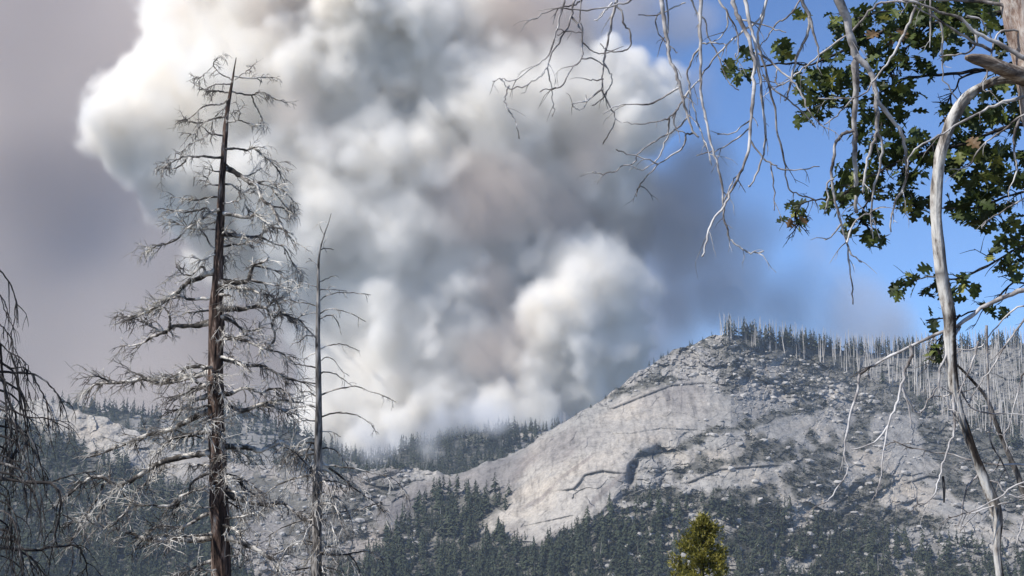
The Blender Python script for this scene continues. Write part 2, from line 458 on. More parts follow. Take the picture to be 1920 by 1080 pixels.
FOR_L = [(-300, 800), (0, 790), (60, 795), (110, 815), (160, 850), (230, 872), (300, 895), (360, 915), (420, 950), (440, 1000), (420, 1040), (470, 1090), (520, 1210), (-300, 1210)]
FOR_M = [(560, 1210), (620, 1090), (690, 1050), (725, 1010), (760, 975), (800, 938), (850, 922), (950, 928), (965, 950), (940, 985), (912, 1003), (960, 1017), (1030, 1018), (1080, 1000),
         (1110, 985), (1150, 965), (1200, 955), (1300, 945), (1420, 940), (1500, 960), (1600, 975), (1700, 1010), (1920, 1040), (2300, 1050), (2300, 1210)]
BURN = [(1335, 618), (1420, 620), (1500, 630), (1600, 640), (2300, 630), (2300, 860), (1920, 840), (1800, 800), (1740, 765), (1680, 728), (1600, 700), (1540, 688), (1450, 662), (1390, 645)]
BELTS = [([(1130, 748), (1180, 728), (1230, 716), (1262, 712)], 7), ([(1280, 838), (1330, 812), (1400, 800), (1480, 770), (1560, 760)], 9), ([(1300, 880), (1360, 868), (1420, 858), (1480, 855)], 9),
         ([(1400, 700), (1480, 735), (1560, 760)], 7), ([(1180, 935), (1240, 925), (1330, 940), (1440, 920)], 14), ([(1480, 900), (1560, 925), (1640, 960), (1760, 985)], 18), ([(1200, 855), (1240, 850), (1270, 842)], 6),
         ([(700, 905), (740, 915), (770, 905)], 7), ([(640, 900), (690, 930), (720, 925)], 8)]

samp_main, (MX, MY), (mxs, mR) = hill(
    'granite_mountain', -300, 2250, 2.0, CREST, 1200,
    [(-300, 2750), (60, 2650), (250, 2500), (430, 2350), (600, 2250), (850, 2250), (1100, 2330), (1370, 2480), (1600, 2700), (1920, 2850), (2300, 2900)],
    [(-300, 1800), (500, 1750), (900, 1700), (1300, 1650), (2300, 1700)], 1.25,
    {'fn': main_relief, 'rough': 2.5}, M_ROCK, rows=380, back=(0.45, 900), label='granite dome and forested valley side below the fire')


def soft_relief(PX, PY, t, step):
    nz = lambda c: noise2(PX.shape, (c / 1.5, c / step))
    veg = np.clip(1 - sstep(.25, .5, nz(40) + .4 * nz(15)) * .8, 0, 1)
    return 30 * nz(150) + 12 * nz(50) + 5 * nz(20), dict(veg=veg, dark=np.zeros(PX.shape), pale=np.zeros(PX.shape), crack=np.zeros(PX.shape))


CRB = [(300, 880), (480, 866), (560, 858), (640, 862), (700, 862), (760, 842), (830, 826), (900, 812), (960, 806), (1040, 806), (1100, 790), (1200, 770), (1400, 760)]
samp_b, _, (bxs, bR) = hill('saddle_ridge', 300, 1400, 5, CRB, 960, [(300, 3250), (1400, 3350)], [(300, 2700), (1400, 2800)], 1.1, {'fn': soft_relief, 'rough': 4}, M_ROCK, rows=70, back=(0.4, 250),
                            label='forested ridge behind the saddle where the smoke rises')
CRC = [(-300, 800), (-50, 782), (40, 775), (90, 762), (150, 762), (230, 772), (300, 782), (360, 775), (420, 770), (480, 782), (560, 812), (640, 850), (700, 880)]
samp_c, _, (cxs, cR) = hill('far_left_ridge', -300, 700, 5, CRC, 930, [(-300, 3300), (700, 3350)], [(-300, 2850), (700, 2850)], 1.1, {'fn': soft_relief, 'rough': 4}, M_ROCK, rows=50, back=(0.4, 250),
                            label='far wooded ridge at the left under the smoke pall')

# ground from the camera's feet down into the valley and on behind the hills
gx = np.linspace(-2600, 2600, 53); gy = np.concatenate([np.linspace(-60, 200, 40), np.linspace(240, 3740, 60)])
GX, GY = np.meshgrid(gx, gy)


def ground_z(x, y):
    y = np.asarray(y, float)
    return np.maximum(-1.7 - 0.085 * np.maximum(y, 0) ** 1.0 * (1 + 0 * np.asarray(x)), -150.0 - 0.0 * y)


GZ = ground_z(GX, GY)
n, m = GX.shape; idx = np.arange(n * m).reshape(n, m)
put(mesh_obj('ground', np.stack([GX, GY, GZ], -1).reshape(-1, 3), np.stack([idx[:-1, :-1], idx[:-1, 1:], idx[1:, 1:], idx[1:, :-1]], -1).reshape(-1, 4), M_NEARG, smooth=True), kind='structure')
put(mesh_obj('far_ground', [(-30000, 3775, -150), (30000, 3775, -150), (30000, 60000, -150), (-30000, 60000, -150)], [(0, 1, 2, 3)], M_SOIL), kind='structure')


# ------------------------------------------------------------------ far vegetation
def conifer_geo(r, h=1.0, blades=34, bare=0.12, w=0.17, trunk=True):
    """spiky conifer of unit height: drooping spray blades round a thin trunk"""
    V, Fc, mi = [], [], []
    if trunk:
        for k in range(3):
            a = k * 2.094
            V.append((0.016 * math.cos(a), 0.016 * math.sin(a), -0.03))
        V.append((0, 0, 0.98)); Fc += [(0, 1, 3), (1, 2, 3), (2, 0, 3)]; mi += [1, 1, 1]
    for i in range(blades):
        t = (i + r.random()) / blades
        z = bare + (1 - bare) * t * 0.97
        rad = w * (1 - t) ** 0.8 * r.uniform(.65, 1.2) + 0.012
        a = r.uniform(0, 6.283); da = r.uniform(.35, .7)
        b = len(V)
        dz = rad * r.uniform(.35, .9)
        V += [(0, 0, z + r.uniform(.03, .07)), (rad * math.cos(a - da), rad * math.sin(a - da), z - dz), (rad * 1.15 * math.cos(a), rad * 1.15 * math.sin(a), z - dz * .6 - .01), (rad * math.cos(a + da), rad * math.sin(a + da), z - dz)]
        Fc += [(b, b + 1, b + 2), (b, b + 2, b + 3)]; mi += [0, 0]
    return np.array(V), np.array(Fc), np.array(mi)


def pole_geo(r, nb=7):
    V, Fc = [], []
    k = 4
    lean = (r.uniform(-.03, .03), r.uniform(-.03, .03))
    for z, rad in ((-.03, .021), (.5, .015), (1.0, .005)):
        for i in range(k):
            a = i * 2 * math.pi / k
            V.append((rad * math.cos(a) + lean[0] * z, rad * math.sin(a) + lean[1] * z, z))
    for s in range(2):
        for i in range(k):
            a, b = s * k + i, s * k + (i + 1) % k
            Fc += [(a, b, b + k), (a, b + k, a + k)]
    for i in range(nb):
        z = r.uniform(.35, .97); a = r.uniform(0, 6.28); L = r.uniform(.02, .07) * (1.3 - z)
        b = len(V); q = .004
        V += [(lean[0] * z, lean[1] * z, z + q), (lean[0] * z, lean[1] * z, z - q), (lean[0] * z + L * math.cos(a), lean[1] * z + L * math.sin(a), z - L * .3)]
        Fc.append((b, b + 1, b + 2))
    return np.array(V), np.array(Fc), np.zeros(len(Fc), int)


def shrub_geo(r, k=26):
    V, Fc = [], []
    for i in range(k):
        a = r.uniform(0, 6.28); u = r.uniform(0, 1) ** .6; z = r.uniform(.0, .75) * (1.15 - u * .6)
        c = np.array((u * .75 * math.cos(a), u * .75 * math.sin(a), z))
        q = r.uniform(.2, .38)
        t = [c + q * np.array((r.uniform(-1, 1), r.uniform(-1, 1), r.uniform(-.6, .9))) for _ in range(3)]
        b = len(V); V += t; Fc.append((b, b + 1, b + 2))
    return np.array(V), np.array(Fc), np.zeros(len(Fc), int)


def rock_geo(r):
    import itertools
    ph = (1 + 5 ** .5) / 2
    v = np.array([(-1, ph, 0), (1, ph, 0), (-1, -ph, 0), (1, -ph, 0), (0, -1, ph), (0, 1, ph), (0, -1, -ph), (0, 1, -ph), (ph, 0, -1), (ph, 0, 1), (-ph, 0, -1), (-ph, 0, 1)], float) / 1.9
    f = np.array([(0, 11, 5), (0, 5, 1), (0, 1, 7), (0, 7, 10), (0, 10, 11), (1, 5, 9), (5, 11, 4), (11, 10, 2), (10, 7, 6), (7, 1, 8), (3, 9, 4), (3, 4, 2), (3, 2, 6), (3, 6, 8), (3, 8, 9), (4, 9, 5), (2, 4, 11), (6, 2, 10), (8, 6, 7), (9, 8, 1)])
    s = np.array([r.uniform(.7, 1.3), r.uniform(.7, 1.2), r.uniform(.5, .95)])
    v = np.sign(v) * np.abs(v) ** .75 * s * np.array([r.uniform(.8, 1.2) for _ in range(12)])[:, None]
    v[:, 2] = v[:, 2] * 1 + .2
    return v, f, np.zeros(len(f), int)


RR = random.Random(5)
TPL = {
    'conifer': ([conifer_geo(RR, blades=b, w=w, bare=br) for b, w, br in ((60, .19, .06), (56, .24, .08), (50, .17, .14), (60, .21, .05), (40, .16, .25), (56, .27, .08))], [M_CONIF, M_FARTRUNK]),
    'burnt_snag': ([pole_geo(RR, nb) for nb in (6, 9, 4, 12)], [M_POLE]),
    'shrub': ([shrub_geo(RR) for _ in range(4)], [M_SHRUB]),
    'boulder': ([rock_geo(RR) for _ in range(5)], [M_BOULD]),
}
LITE = {'conifer': [conifer_geo(RR, blades=26, w=w, bare=br, trunk=True) for w, br in ((.2, .06), (.26, .08), (.17, .14), (.23, .05))]}


def scatter(cands, kind, stuff_name, stuff_label, labeler, cat, limit=300):
    """cands: list of (px, py, D, height m, width factor). The largest in the picture become things, the rest one mass."""
    tpl, mats = TPL[kind]
    a = np.array([c[:5] for c in cands], float)
    size = a[:, 3] / a[:, 2]
    vis = (a[:, 0] > -10) & (a[:, 0] < 1930) & (a[:, 1] < 1088) & (a[:, 1] > 0)
    order = np.argsort(-(size * np.where(vis, 1, 0.0001)))
    meshes = []; made = []
    for i, (V, Fc, mi) in enumerate(tpl):
        o = mesh_obj(kind, V, Fc, mats, mi=mi); meshes.append(o.data); bpy.data.objects.remove(o)
    for n_, i in enumerate(order[:limit]):
        px, py, d, h, w = a[i]
        o = bpy.data.objects.new(kind, meshes[RR.randrange(len(meshes))])
        o.location = P(px, py, d); o.rotation_euler = (RR.gauss(0, .05), RR.gauss(0, .05), RR.uniform(0, 6.28))
        o.scale = (h * w, h * w, h)
        S.collection.objects.link(o)
        lb, gr = labeler(px, py, h, d)
        put(o, lb, cat, gr); made.append((px, o))
    same = {}
    for px, o in made: same.setdefault(o['label'], []).append((px, o))
    words = ['first', 'second', 'third', 'fourth', 'fifth', 'sixth', 'seventh', 'eighth']
    for lb, L in same.items():
        if len(L) < 2: continue
        L.sort(key=lambda t: -t[1].location.z / t[1].location.y)
        nb_ = (len(L) + 7) // 8
        names = {1: [''], 2: ['upper band', 'lower band'], 3: ['top band', 'middle band', 'bottom band'], 4: ['top band', 'upper band', 'lower band', 'bottom band']}.get(nb_, ['top band', 'upper band', 'middle band', 'lower band', 'bottom band'])
        if nb_ == 6: names = ['top band', 'second band', 'third band', 'fourth band', 'fifth band', 'bottom band']
        if nb_ > 6: continue
        per = -(-len(L) // nb_)
        for q in range(nb_):
            row = sorted(L[q * per:(q + 1) * per], key=lambda t: t[0])
            for k, (px, o) in enumerate(row):
                t_ = lb + ', ' + (names[q] + ', ' if names[q] else '') + words[k]
                o['label'] = t_ + ' from left' if len(t_.split()) <= 14 else t_
    rest = order[limit:]
    lt = LITE.get(kind, tpl)
    VV, FF, MM = [], [], []; nb = 0
    for k, (V, Fc, mi) in enumerate(lt):
        s = rest[k::len(lt)]
        if not len(s): continue
        px, py, d, h, w = a[s].T
        B = P(px, py, d)
        th = rng.uniform(0, 6.283, len(s)); c, sn = np.cos(th), np.sin(th)
        x = V[None, :, 0] * c[:, None] - V[None, :, 1] * sn[:, None]
        y = V[None, :, 0] * sn[:, None] + V[None, :, 1] * c[:, None]
        W = np.stack([x * (h * w)[:, None], y * (h * w)[:, None], np.broadcast_to(V[None, :, 2], x.shape) * h[:, None]], -1) + B[:, None]
        VV.append(W.reshape(-1, 3))
        FF.append((Fc[None] + (np.arange(len(s)) * len(V))[:, None, None]).reshape(-1, 3) + nb)
        MM.append(np.tile(mi, len(s))); nb += len(s) * len(V)
    if VV:
        put(mesh_obj(stuff_name, np.concatenate(VV), np.concatenate(FF), mats, mi=np.concatenate(MM)), stuff_label, None, None, 'stuff')


def lookup(A, px, py):
    """value of a mask of the mountain at photograph positions"""
    r = np.interp(px, mxs, mR)
    i = np.clip(np.round((px - mxs[0]) / 2.0).astype(int), 0, A.shape[1] - 1)
    j = np.clip(np.round((py - 1200) / (r - 1200) * (A.shape[0] - 1)).astype(int), 0, A.shape[0] - 1)
    return A[j, i]


def cand_main(n, mask, box, hfn):
    px = rng.uniform(box[0], box[2], n); py = rng.uniform(box[1], box[3], n)
    d, ok = samp_main(px, py)
    p = mask(px, py)
    k = ok & (rng.random(n) < p)
    px, py, d = px[k], py[k], d[k]
    h, w = hfn(len(px), px, py)
    return list(zip(px, py, d, h, w))


def burnmask(px, py): return inpoly(px, py, BURN).astype(float)


con = cand_main(13500, lambda x, y: lookup(HM['veg'], x, y) * (1 - burnmask(x, y)) * np.where((x > 1150) & (y < 1010), .55, 1.0), (-200, 740, 2100, 1190),
                lambda n, x, y: (11 + 25 * rng.beta(1.7, 1.7, n) * np.where(x > 1300, .8, 1), rng.uniform(.65, 1.4, n)))
con += cand_main(1500, lambda x, y: lookup(HM['shr'], x, y) * .16 * (1 - burnmask(x, y)) * (y > 790), (600, 640, 2100, 1190), lambda n, x, y: (rng.uniform(8, 16, n), rng.uniform(1, 1.4, n)))
con += cand_main(900, lambda x, y: burnmask(x, y) * np.where(y > 700, .35, .16), (1300, 620, 2100, 860), lambda n, x, y: (rng.uniform(14, 28, n), rng.uniform(.8, 1.1, n)))


def crest_trees(xs, R, samp, x0, x1, n, h0, h1, back=0):
    px = rng.uniform(x0, x1, n); r = np.interp(px, xs, R); py = r + rng.uniform(0.5, 4, n)
    d, ok = samp(px, py)
    return [(a, b, c, rng.uniform(h0, h1), rng.uniform(.8, 1.2)) for a, b, c, o in zip(px, py, d, ok) if o]


con += crest_trees(mxs, mR, samp_main, 1360, 2000, 190, 22, 38)
con += crest_trees(mxs, mR, samp_main, 1200, 1345, 9, 9, 18)
con += crest_trees(mxs, mR, samp_main, 1040, 1200, 6, 6, 12)
con += crest_trees(mxs, mR, samp_main, 620, 870, 16, 10, 22)
for samp, x0, x1, y0, y1, n, xs, R in ((samp_b, 320, 1390, 770, 935, 3300, bxs, bR), (samp_c, -250, 690, 750, 925, 1500, cxs, cR)):
    px = rng.uniform(x0, x1, n); py = rng.uniform(y0, y1, n); d, ok = samp(px, py)
    con += [(a, b, c, 14 + 24 * rng.beta(1.6, 1.6), rng.uniform(.7, 1.15)) for a, b, c, o in zip(px, py, d, ok) if o]
    con += crest_trees(xs, R, samp, x0, x1, 210, 16, 42)


MARKS = [(1060, 860, 'pale granite face'), (1188, 890, 'dark cleft'), (1370, 630, 'granite summit'), (760, 880, 'saddle outcrop'), (1315, 1010, 'yellow green conifer'), (1790, 760, 'white peeled limb'),
         (1865, 960, 'limb foot'), (130, 770, 'pale rock crest'), (410, 940, 'charred dead conifer'), (595, 900, 'slender dead conifer'), (1090, 900, 'dark crack in the face'), (1585, 850, 'hanging bare branch tip'),
         (1720, 900, 'shadowed ledge'), (880, 960, 'dark slab'), (1000, 1010, 'granite toe'), (1480, 720, 'shrubby shoulder'), (1640, 690, 'arching branch tip')]


def where(px, py, h, d, small, big, noun, group):
    k = min(range(len(MARKS)), key=lambda i: math.hypot(MARKS[i][0] - px, MARKS[i][1] - py))
    x, y, nm = MARKS[k]
    dx, dy = px - x, py - y
    dist = math.hypot(dx, dy)
    ho = 'right' if dx > 0 else 'left'
    ve = 'below' if dy > 0 else 'above'
    way = (ve if abs(dy) > 2.2 * abs(dx) else (ho + ' of' if abs(dx) > 2.2 * abs(dy) else ve + ' and ' + ho + ' of'))
    q = h / d * F
    size = 'small' if q < small else ('big' if q > big else 'middling')
    near = 'just' if dist < 45 else ('well' if dist > 110 else '')
    way = way.replace(' and ', '-') if near else way
    return ' '.join(f'{size} {noun} {near} {way} the {nm}'.split()), group


def lab_con(px, py, h, d):
    g = 'living conifers on the burnt crest' if py < 700 else 'conifers in the forest below the cliffs' if px < 1150 else 'conifers among shrubs and boulders'
    return where(px, py, h, d, 32, 40, 'dark conifer', g)


scatter(con, 'conifer', 'conifer_forest', 'far conifer forest covering the valley sides and ridges', lab_con, 'conifer tree')

bs = cand_main(2600, lambda x, y: burnmask(x, y) * np.where(x > 1560, 1, .9), (1340, 625, 2100, 860), lambda n, x, y: ((8 + 40 * rng.beta(1.8, 1.5, n)) * np.where(x < 1450, .8, 1), rng.uniform(.6, 1.4, n)))
bs += [(a, b, c, rng.uniform(22, 42), rng.uniform(.8, 1.3)) for a, b, c, *_ in crest_trees(mxs, mR, samp_main, 1340, 2000, 260, 1, 2)]
bs += cand_main(260, lambda x, y: lookup(HM['veg'], x, y) * .25, (-100, 800, 1900, 1150), lambda n, x, y: (rng.uniform(18, 34, n), rng.uniform(.6, 1.0, n)))
bs += crest_trees(bxs, bR, samp_b, 500, 1100, 22, 26, 44)


def lab_snag(px, py, h, d):
    return where(px, py, h, d, 30, 38, 'burnt trunk', 'bleached burnt trunks')


scatter(bs, 'burnt_snag', 'burnt_trunks', 'distant stand of pale burnt trunks thinning along the crest', lab_snag, 'dead tree')

sh_ = cand_main(16000, lambda x, y: lookup(HM['shr'], x, y) * .75 * (1 - .5 * burnmask(x, y)), (600, 640, 2100, 1130), lambda n, x, y: (2.5 + 6.5 * rng.beta(1.5, 2.2, n), rng.uniform(.9, 1.7, n)))
sh_ += cand_main(5000, lambda x, y: lookup(HM['veg'], x, y) * .6 * ((x > 1150) | (x < 760)), (-100, 780, 2100, 1150), lambda n, x, y: (rng.uniform(3, 7, n), rng.uniform(.9, 1.4, n)))
sh_ += cand_main(500, lambda x, y: np.full(len(x), .35) * (1 - .8 * lookup(HM['slab'], x, y)), (740, 640, 2100, 1000), lambda n, x, y: (rng.uniform(1.5, 3.5, n), rng.uniform(.9, 1.6, n)))


def lab_shr(px, py, h, d):
    return where(px, py, h, d, 8.5, 10, 'dark shrub', 'shrubs on the rocky slope')


scatter(sh_, 'shrub', 'brush', 'low dark brush scattered over the granite ledges', lab_shr, 'shrub')

bo = cand_main(3000, lambda x, y: lookup(HM['rub'], x, y) * .5, (1120, 620, 1720, 800), lambda n, x, y: (1.0 + 4.0 * rng.random(n) ** 2.5, rng.uniform(.9, 1.5, n)))
bo += cand_main(2600, lambda x, y: np.clip(lookup(HM['veg'], x, y) * .35 + .3, 0, 1) * (1 - lookup(HM['slab'], x, y)) * (x > 1130), (1130, 700, 2100, 1130), lambda n, x, y: (1.0 + 5.0 * rng.random(n) ** 2.2, rng.uniform(.9, 1.5, n)))
bo += cand_main(800, lambda x, y: .4 * (1 - lookup(HM['dslab'], x, y)), (420, 870, 780, 1100), lambda n, x, y: (rng.uniform(1.5, 5, n), rng.uniform(.9, 1.6, n)))


def lab_bo(px, py, h, d):
    return where(px, py, h, d, 6, 8, 'pale granite boulder', 'granite boulders')


scatter(bo, 'boulder', 'talus', 'pale scree of small granite blocks over the slopes', lab_bo, 'boulder')


# ------------------------------------------------------------------ branches
class MB:
    def __init__(s): s.V = []; s.Q = []; s.T = []; s.n = 0; s.tone = []

    def tube(s, pts, rad, sides=4, cap=True):
        pts = np.asarray(pts, float); rad = np.asarray(rad, float)
        n = len(pts)
        tg = np.gradient(pts, axis=0); tg /= np.linalg.norm(tg, axis=1)[:, None] + 1e-9
        up = np.array((0.13, 0.97, 0.21)) if abs(tg[0][1]) < .8 else np.array((1., 0, .1))
        a = np.cross(tg, up); a /= np.linalg.norm(a, axis=1)[:, None] + 1e-9
        b = np.cross(tg, a)
        th = np.arange(sides) * 2 * np.pi / sides
        R = pts[:, None] + rad[:, None, None] * (np.cos(th)[None, :, None] * a[:, None] + np.sin(th)[None, :, None] * b[:, None])
        s.V.append(R.reshape(-1, 3))
        i = np.arange(n - 1)[:, None] * sides + np.arange(sides)[None]
        j = np.arange(n - 1)[:, None] * sides + (np.arange(sides)[None] + 1) % sides
        s.Q.append((np.stack([i, j, j + sides, i + sides], -1).reshape(-1, 4)) + s.n)
        if cap and rad[-1] > 0.004:
            s.V.append(pts[-1:] + tg[-1:] * rad[-1] * .6)
            k = (n - 1) * sides
            s.T.append(np.array([(k + q, k + (q + 1) % sides, n * sides) for q in range(sides)]) + s.n)
            s.n += 1
        s.n += n * sides

    def build(s, name, mat, parent, smooth=True):
        V = np.concatenate(s.V) - np.array(parent_loc(parent))
        fs = [np.concatenate(s.Q)] if s.Q else []
        if s.T: fs.append(np.concatenate(s.T))
        o = mesh_obj(name, V, fs, mat, parent, smooth=smooth)
        return o


def parent_loc(p):
    l = Vector((0, 0, 0))
    while p is not None:
        l = l + p.location; p = p.parent
    return l


def spline(pts, k=4):
    """Catmull-Rom through rows (x,y,z,r...)"""
    p = np.asarray(pts, float)
    if len(p) < 3:
        return np.array([p[0] + (p[-1] - p[0]) * t for t in np.linspace(0, 1, k + 1)])
    q = np.vstack([2 * p[0] - p[1], p, 2 * p[-1] - p[-2]])
    out = []
    for i in range(1, len(q) - 2):
        for t in np.arange(k) / k:
            out.append(.5 * ((2 * q[i]) + (-q[i - 1] + q[i + 1]) * t + (2 * q[i - 1] - 5 * q[i] + 4 * q[i + 1] - q[i + 2]) * t * t + (-q[i - 1] + 3 * q[i] - 3 * q[i + 1] + q[i + 2]) * t ** 3))
    out.append(p[-1])
    return np.array(out)


def unit(v): return v / (np.linalg.norm(v) + 1e-9)


def twig(mb, p, d, L, r, R, level, droop, px, sides=3, kids=5, wig=.35):
    """a curved twig with side twigs; px = metres per photograph pixel there"""
    n = 5 if level else 4
    pts = [p]; dd = unit(d)
    for i in range(n - 1):
        dd = unit(dd + np.array((0, 0, -droop)) * .5 + R.normal(0, wig * .35, 3))
        pts.append(pts[-1] + dd * L / (n - 1))
    pts = np.array(pts)
    mb.tube(pts, np.linspace(r, max(r * .4, .32 * px), n), sides, cap=False)
    if level > 0:
        for k in range(kids):
            t = R.uniform(.2, 1.0) * (n - 1.01); i = int(t)
            q = pts[i] + (pts[i + 1] - pts[i]) * (t - i)
            dr = unit(pts[i + 1] - pts[i])
            side = unit(np.cross(dr, R.normal(0, 1, 3)))
            nd = unit(dr * R.uniform(.4, 1.1) + side * R.uniform(.45, 1.0))
            twig(mb, q, nd, L * R.uniform(.35, .7), r * .6, R, level - 1, droop, px, sides, max(2, kids - 1), wig)


def world_poly(pts, D0, slope, w0, w1, jit=0.0, R=None):
    """photo polyline -> rows (x, y, z, radius); the depth drifts from D0 by slope per metre of run"""
    p = np.asarray(pts, float)[:, :2]
    seg = np.concatenate([[0], np.cumsum(np.hypot(*np.diff(p, axis=0).T))])
    px = D0 / F
    D = D0 + slope * seg * px
    w = w0 + (w1 - w0) * (seg / seg[-1]) ** .8
    return np.concatenate([P(p[:, 0], p[:, 1], D), (w / 2 * D / F)[:, None]], 1), px


def branch_part(tree, pts, D0, slope, w0, w1, mat, twmat, R, twigs=10, tl=(18, 45), droop=.5, level=1, kids=4, from_t=.2, sides=6, name='branch', tw=1.6, rough=.6, wig=.35, label=None, outw=1.0):
    rows, px = world_poly(pts, D0, slope, w0, w1)
    sp = spline(rows, 4)
    jitter = R.normal(0, rough * px, (len(sp), 3)); jitter[0] = 0
    sp[:, :3] += jitter * np.minimum(1, np.arange(len(sp)) / 3)[:, None]
    sp[:, 3] = np.maximum(sp[:, 3] * R.uniform(.85, 1.18, len(sp)), .3 * px)
    mb = MB(); mb.tube(sp[:, :3], sp[:, 3], sides)
    b = mb.build(name, mat, tree)
    if label: b['label'] = label
    if twigs:
        tm = MB()
        for k in range(twigs):
            t = (from_t + (1 - from_t) * R.uniform(0, 1) ** .75) * (len(sp) - 1.01); i = int(t)
            q = sp[i, :3] + (sp[i + 1, :3] - sp[i, :3]) * (t - i)
            dr = unit(sp[i + 1, :3] - sp[i, :3])
            side = unit(np.cross(dr, R.normal(0, 1, 3)))
            nd = unit(dr * R.uniform(.3, 1.2) * outw + side * R.uniform(.5, 1.1))
            twig(tm, q, nd, R.uniform(*tl) * px, min(tw / 2 * px * R.uniform(.7, 1.2), sp[i, 3]), R, level, droop, px, 3, kids, wig)
        tm.build('twigs', twmat, b)['kind'] = 'stuff'
    return b, sp


def trunk_mesh(tree, rows, mat, sides=24, k=10, ridges=.16, R=None, name='trunk', label=None):
    """rows of (px, py, D, width px); furrowed skin"""
    a = np.array([[*P(x, y, d), w / 2 * d / F] for x, y, d, w in rows])
    sp = spline(a, k)
    mb = MB(); mb.tube(sp[:, :3], np.maximum(sp[:, 3], 1e-3), sides, cap=True)
    V = mb.V[0].reshape(len(sp), sides, 3)
    c = sp[:, None, :3]
    nz = noise2((len(sp), sides), (6, 1.01)); nz[:, -1] = nz[:, 0] * .5 + nz[:, -1] * .5
    nz2 = noise2((len(sp), sides), (3, 1.5))
    mb.V[0] = (c + (V - c) * (1 + ridges * nz + ridges * .6 * nz2)[..., None]).reshape(-1, 3)
    o = mb.build(name, mat, tree, smooth=False)
    if label: o['label'] = label
    return o


def base_point(px, py, D):
    p = P(px, py, D); return Vector((p[0], p[1], float(ground_z(0, p[1]))))


def down_to_ground(rows, lean=0):
    """extend a trunk below the frame to the ground"""
    x, y, d, w = rows[0]
    p = P(x, y, d); z = float(ground_z(0, p[1]))
    out = []
    k = (p[2] - z)
    px = d / F
    yy = y + (k * 1.03) / px
    out.append((x + lean, yy, d, w * 1.35)); out.append((x + lean * .5, (y + yy) / 2, d, w * 1.12))
    return out + list(rows), Vector((float(P(x + lean, yy, d)[0]), float(p[1] + SP * k), z))


# ---------------- big dead conifer
D1 = 46.0
R1 = np.random.default_rng(21)
rows, bp = down_to_ground([(416, 1085, D1, 40), (411, 940, D1, 36), (407, 850, D1, 33), (405, 760, D1, 30), (405, 680, D1, 27), (405, 600, D1, 26), (408, 540, D1, 21), (411, 470, D1, 17),
                           (414, 400, D1, 14), (417, 330, D1, 12), (421, 270, D1, 10), (424, 225, D1, 8.5), (430, 185, D1, 6), (435, 155, D1, 4), (439, 130, D1, 2.6), (443, 108, D1, 1.4)])
snag = empty('dead_conifer', bp, 'tall charred dead conifer with a dense tangle of bare silver branches', 'dead tree')
trunk_mesh(snag, rows, M_SNAGBARK, 26, 12, .17)


def trunk_x(y): return float(np.interp(y, [108, 185, 270, 330, 400, 470, 540, 600, 760, 850, 940, 1085], [443, 430, 421, 417, 414, 411, 408, 405, 405, 407, 411, 416]))


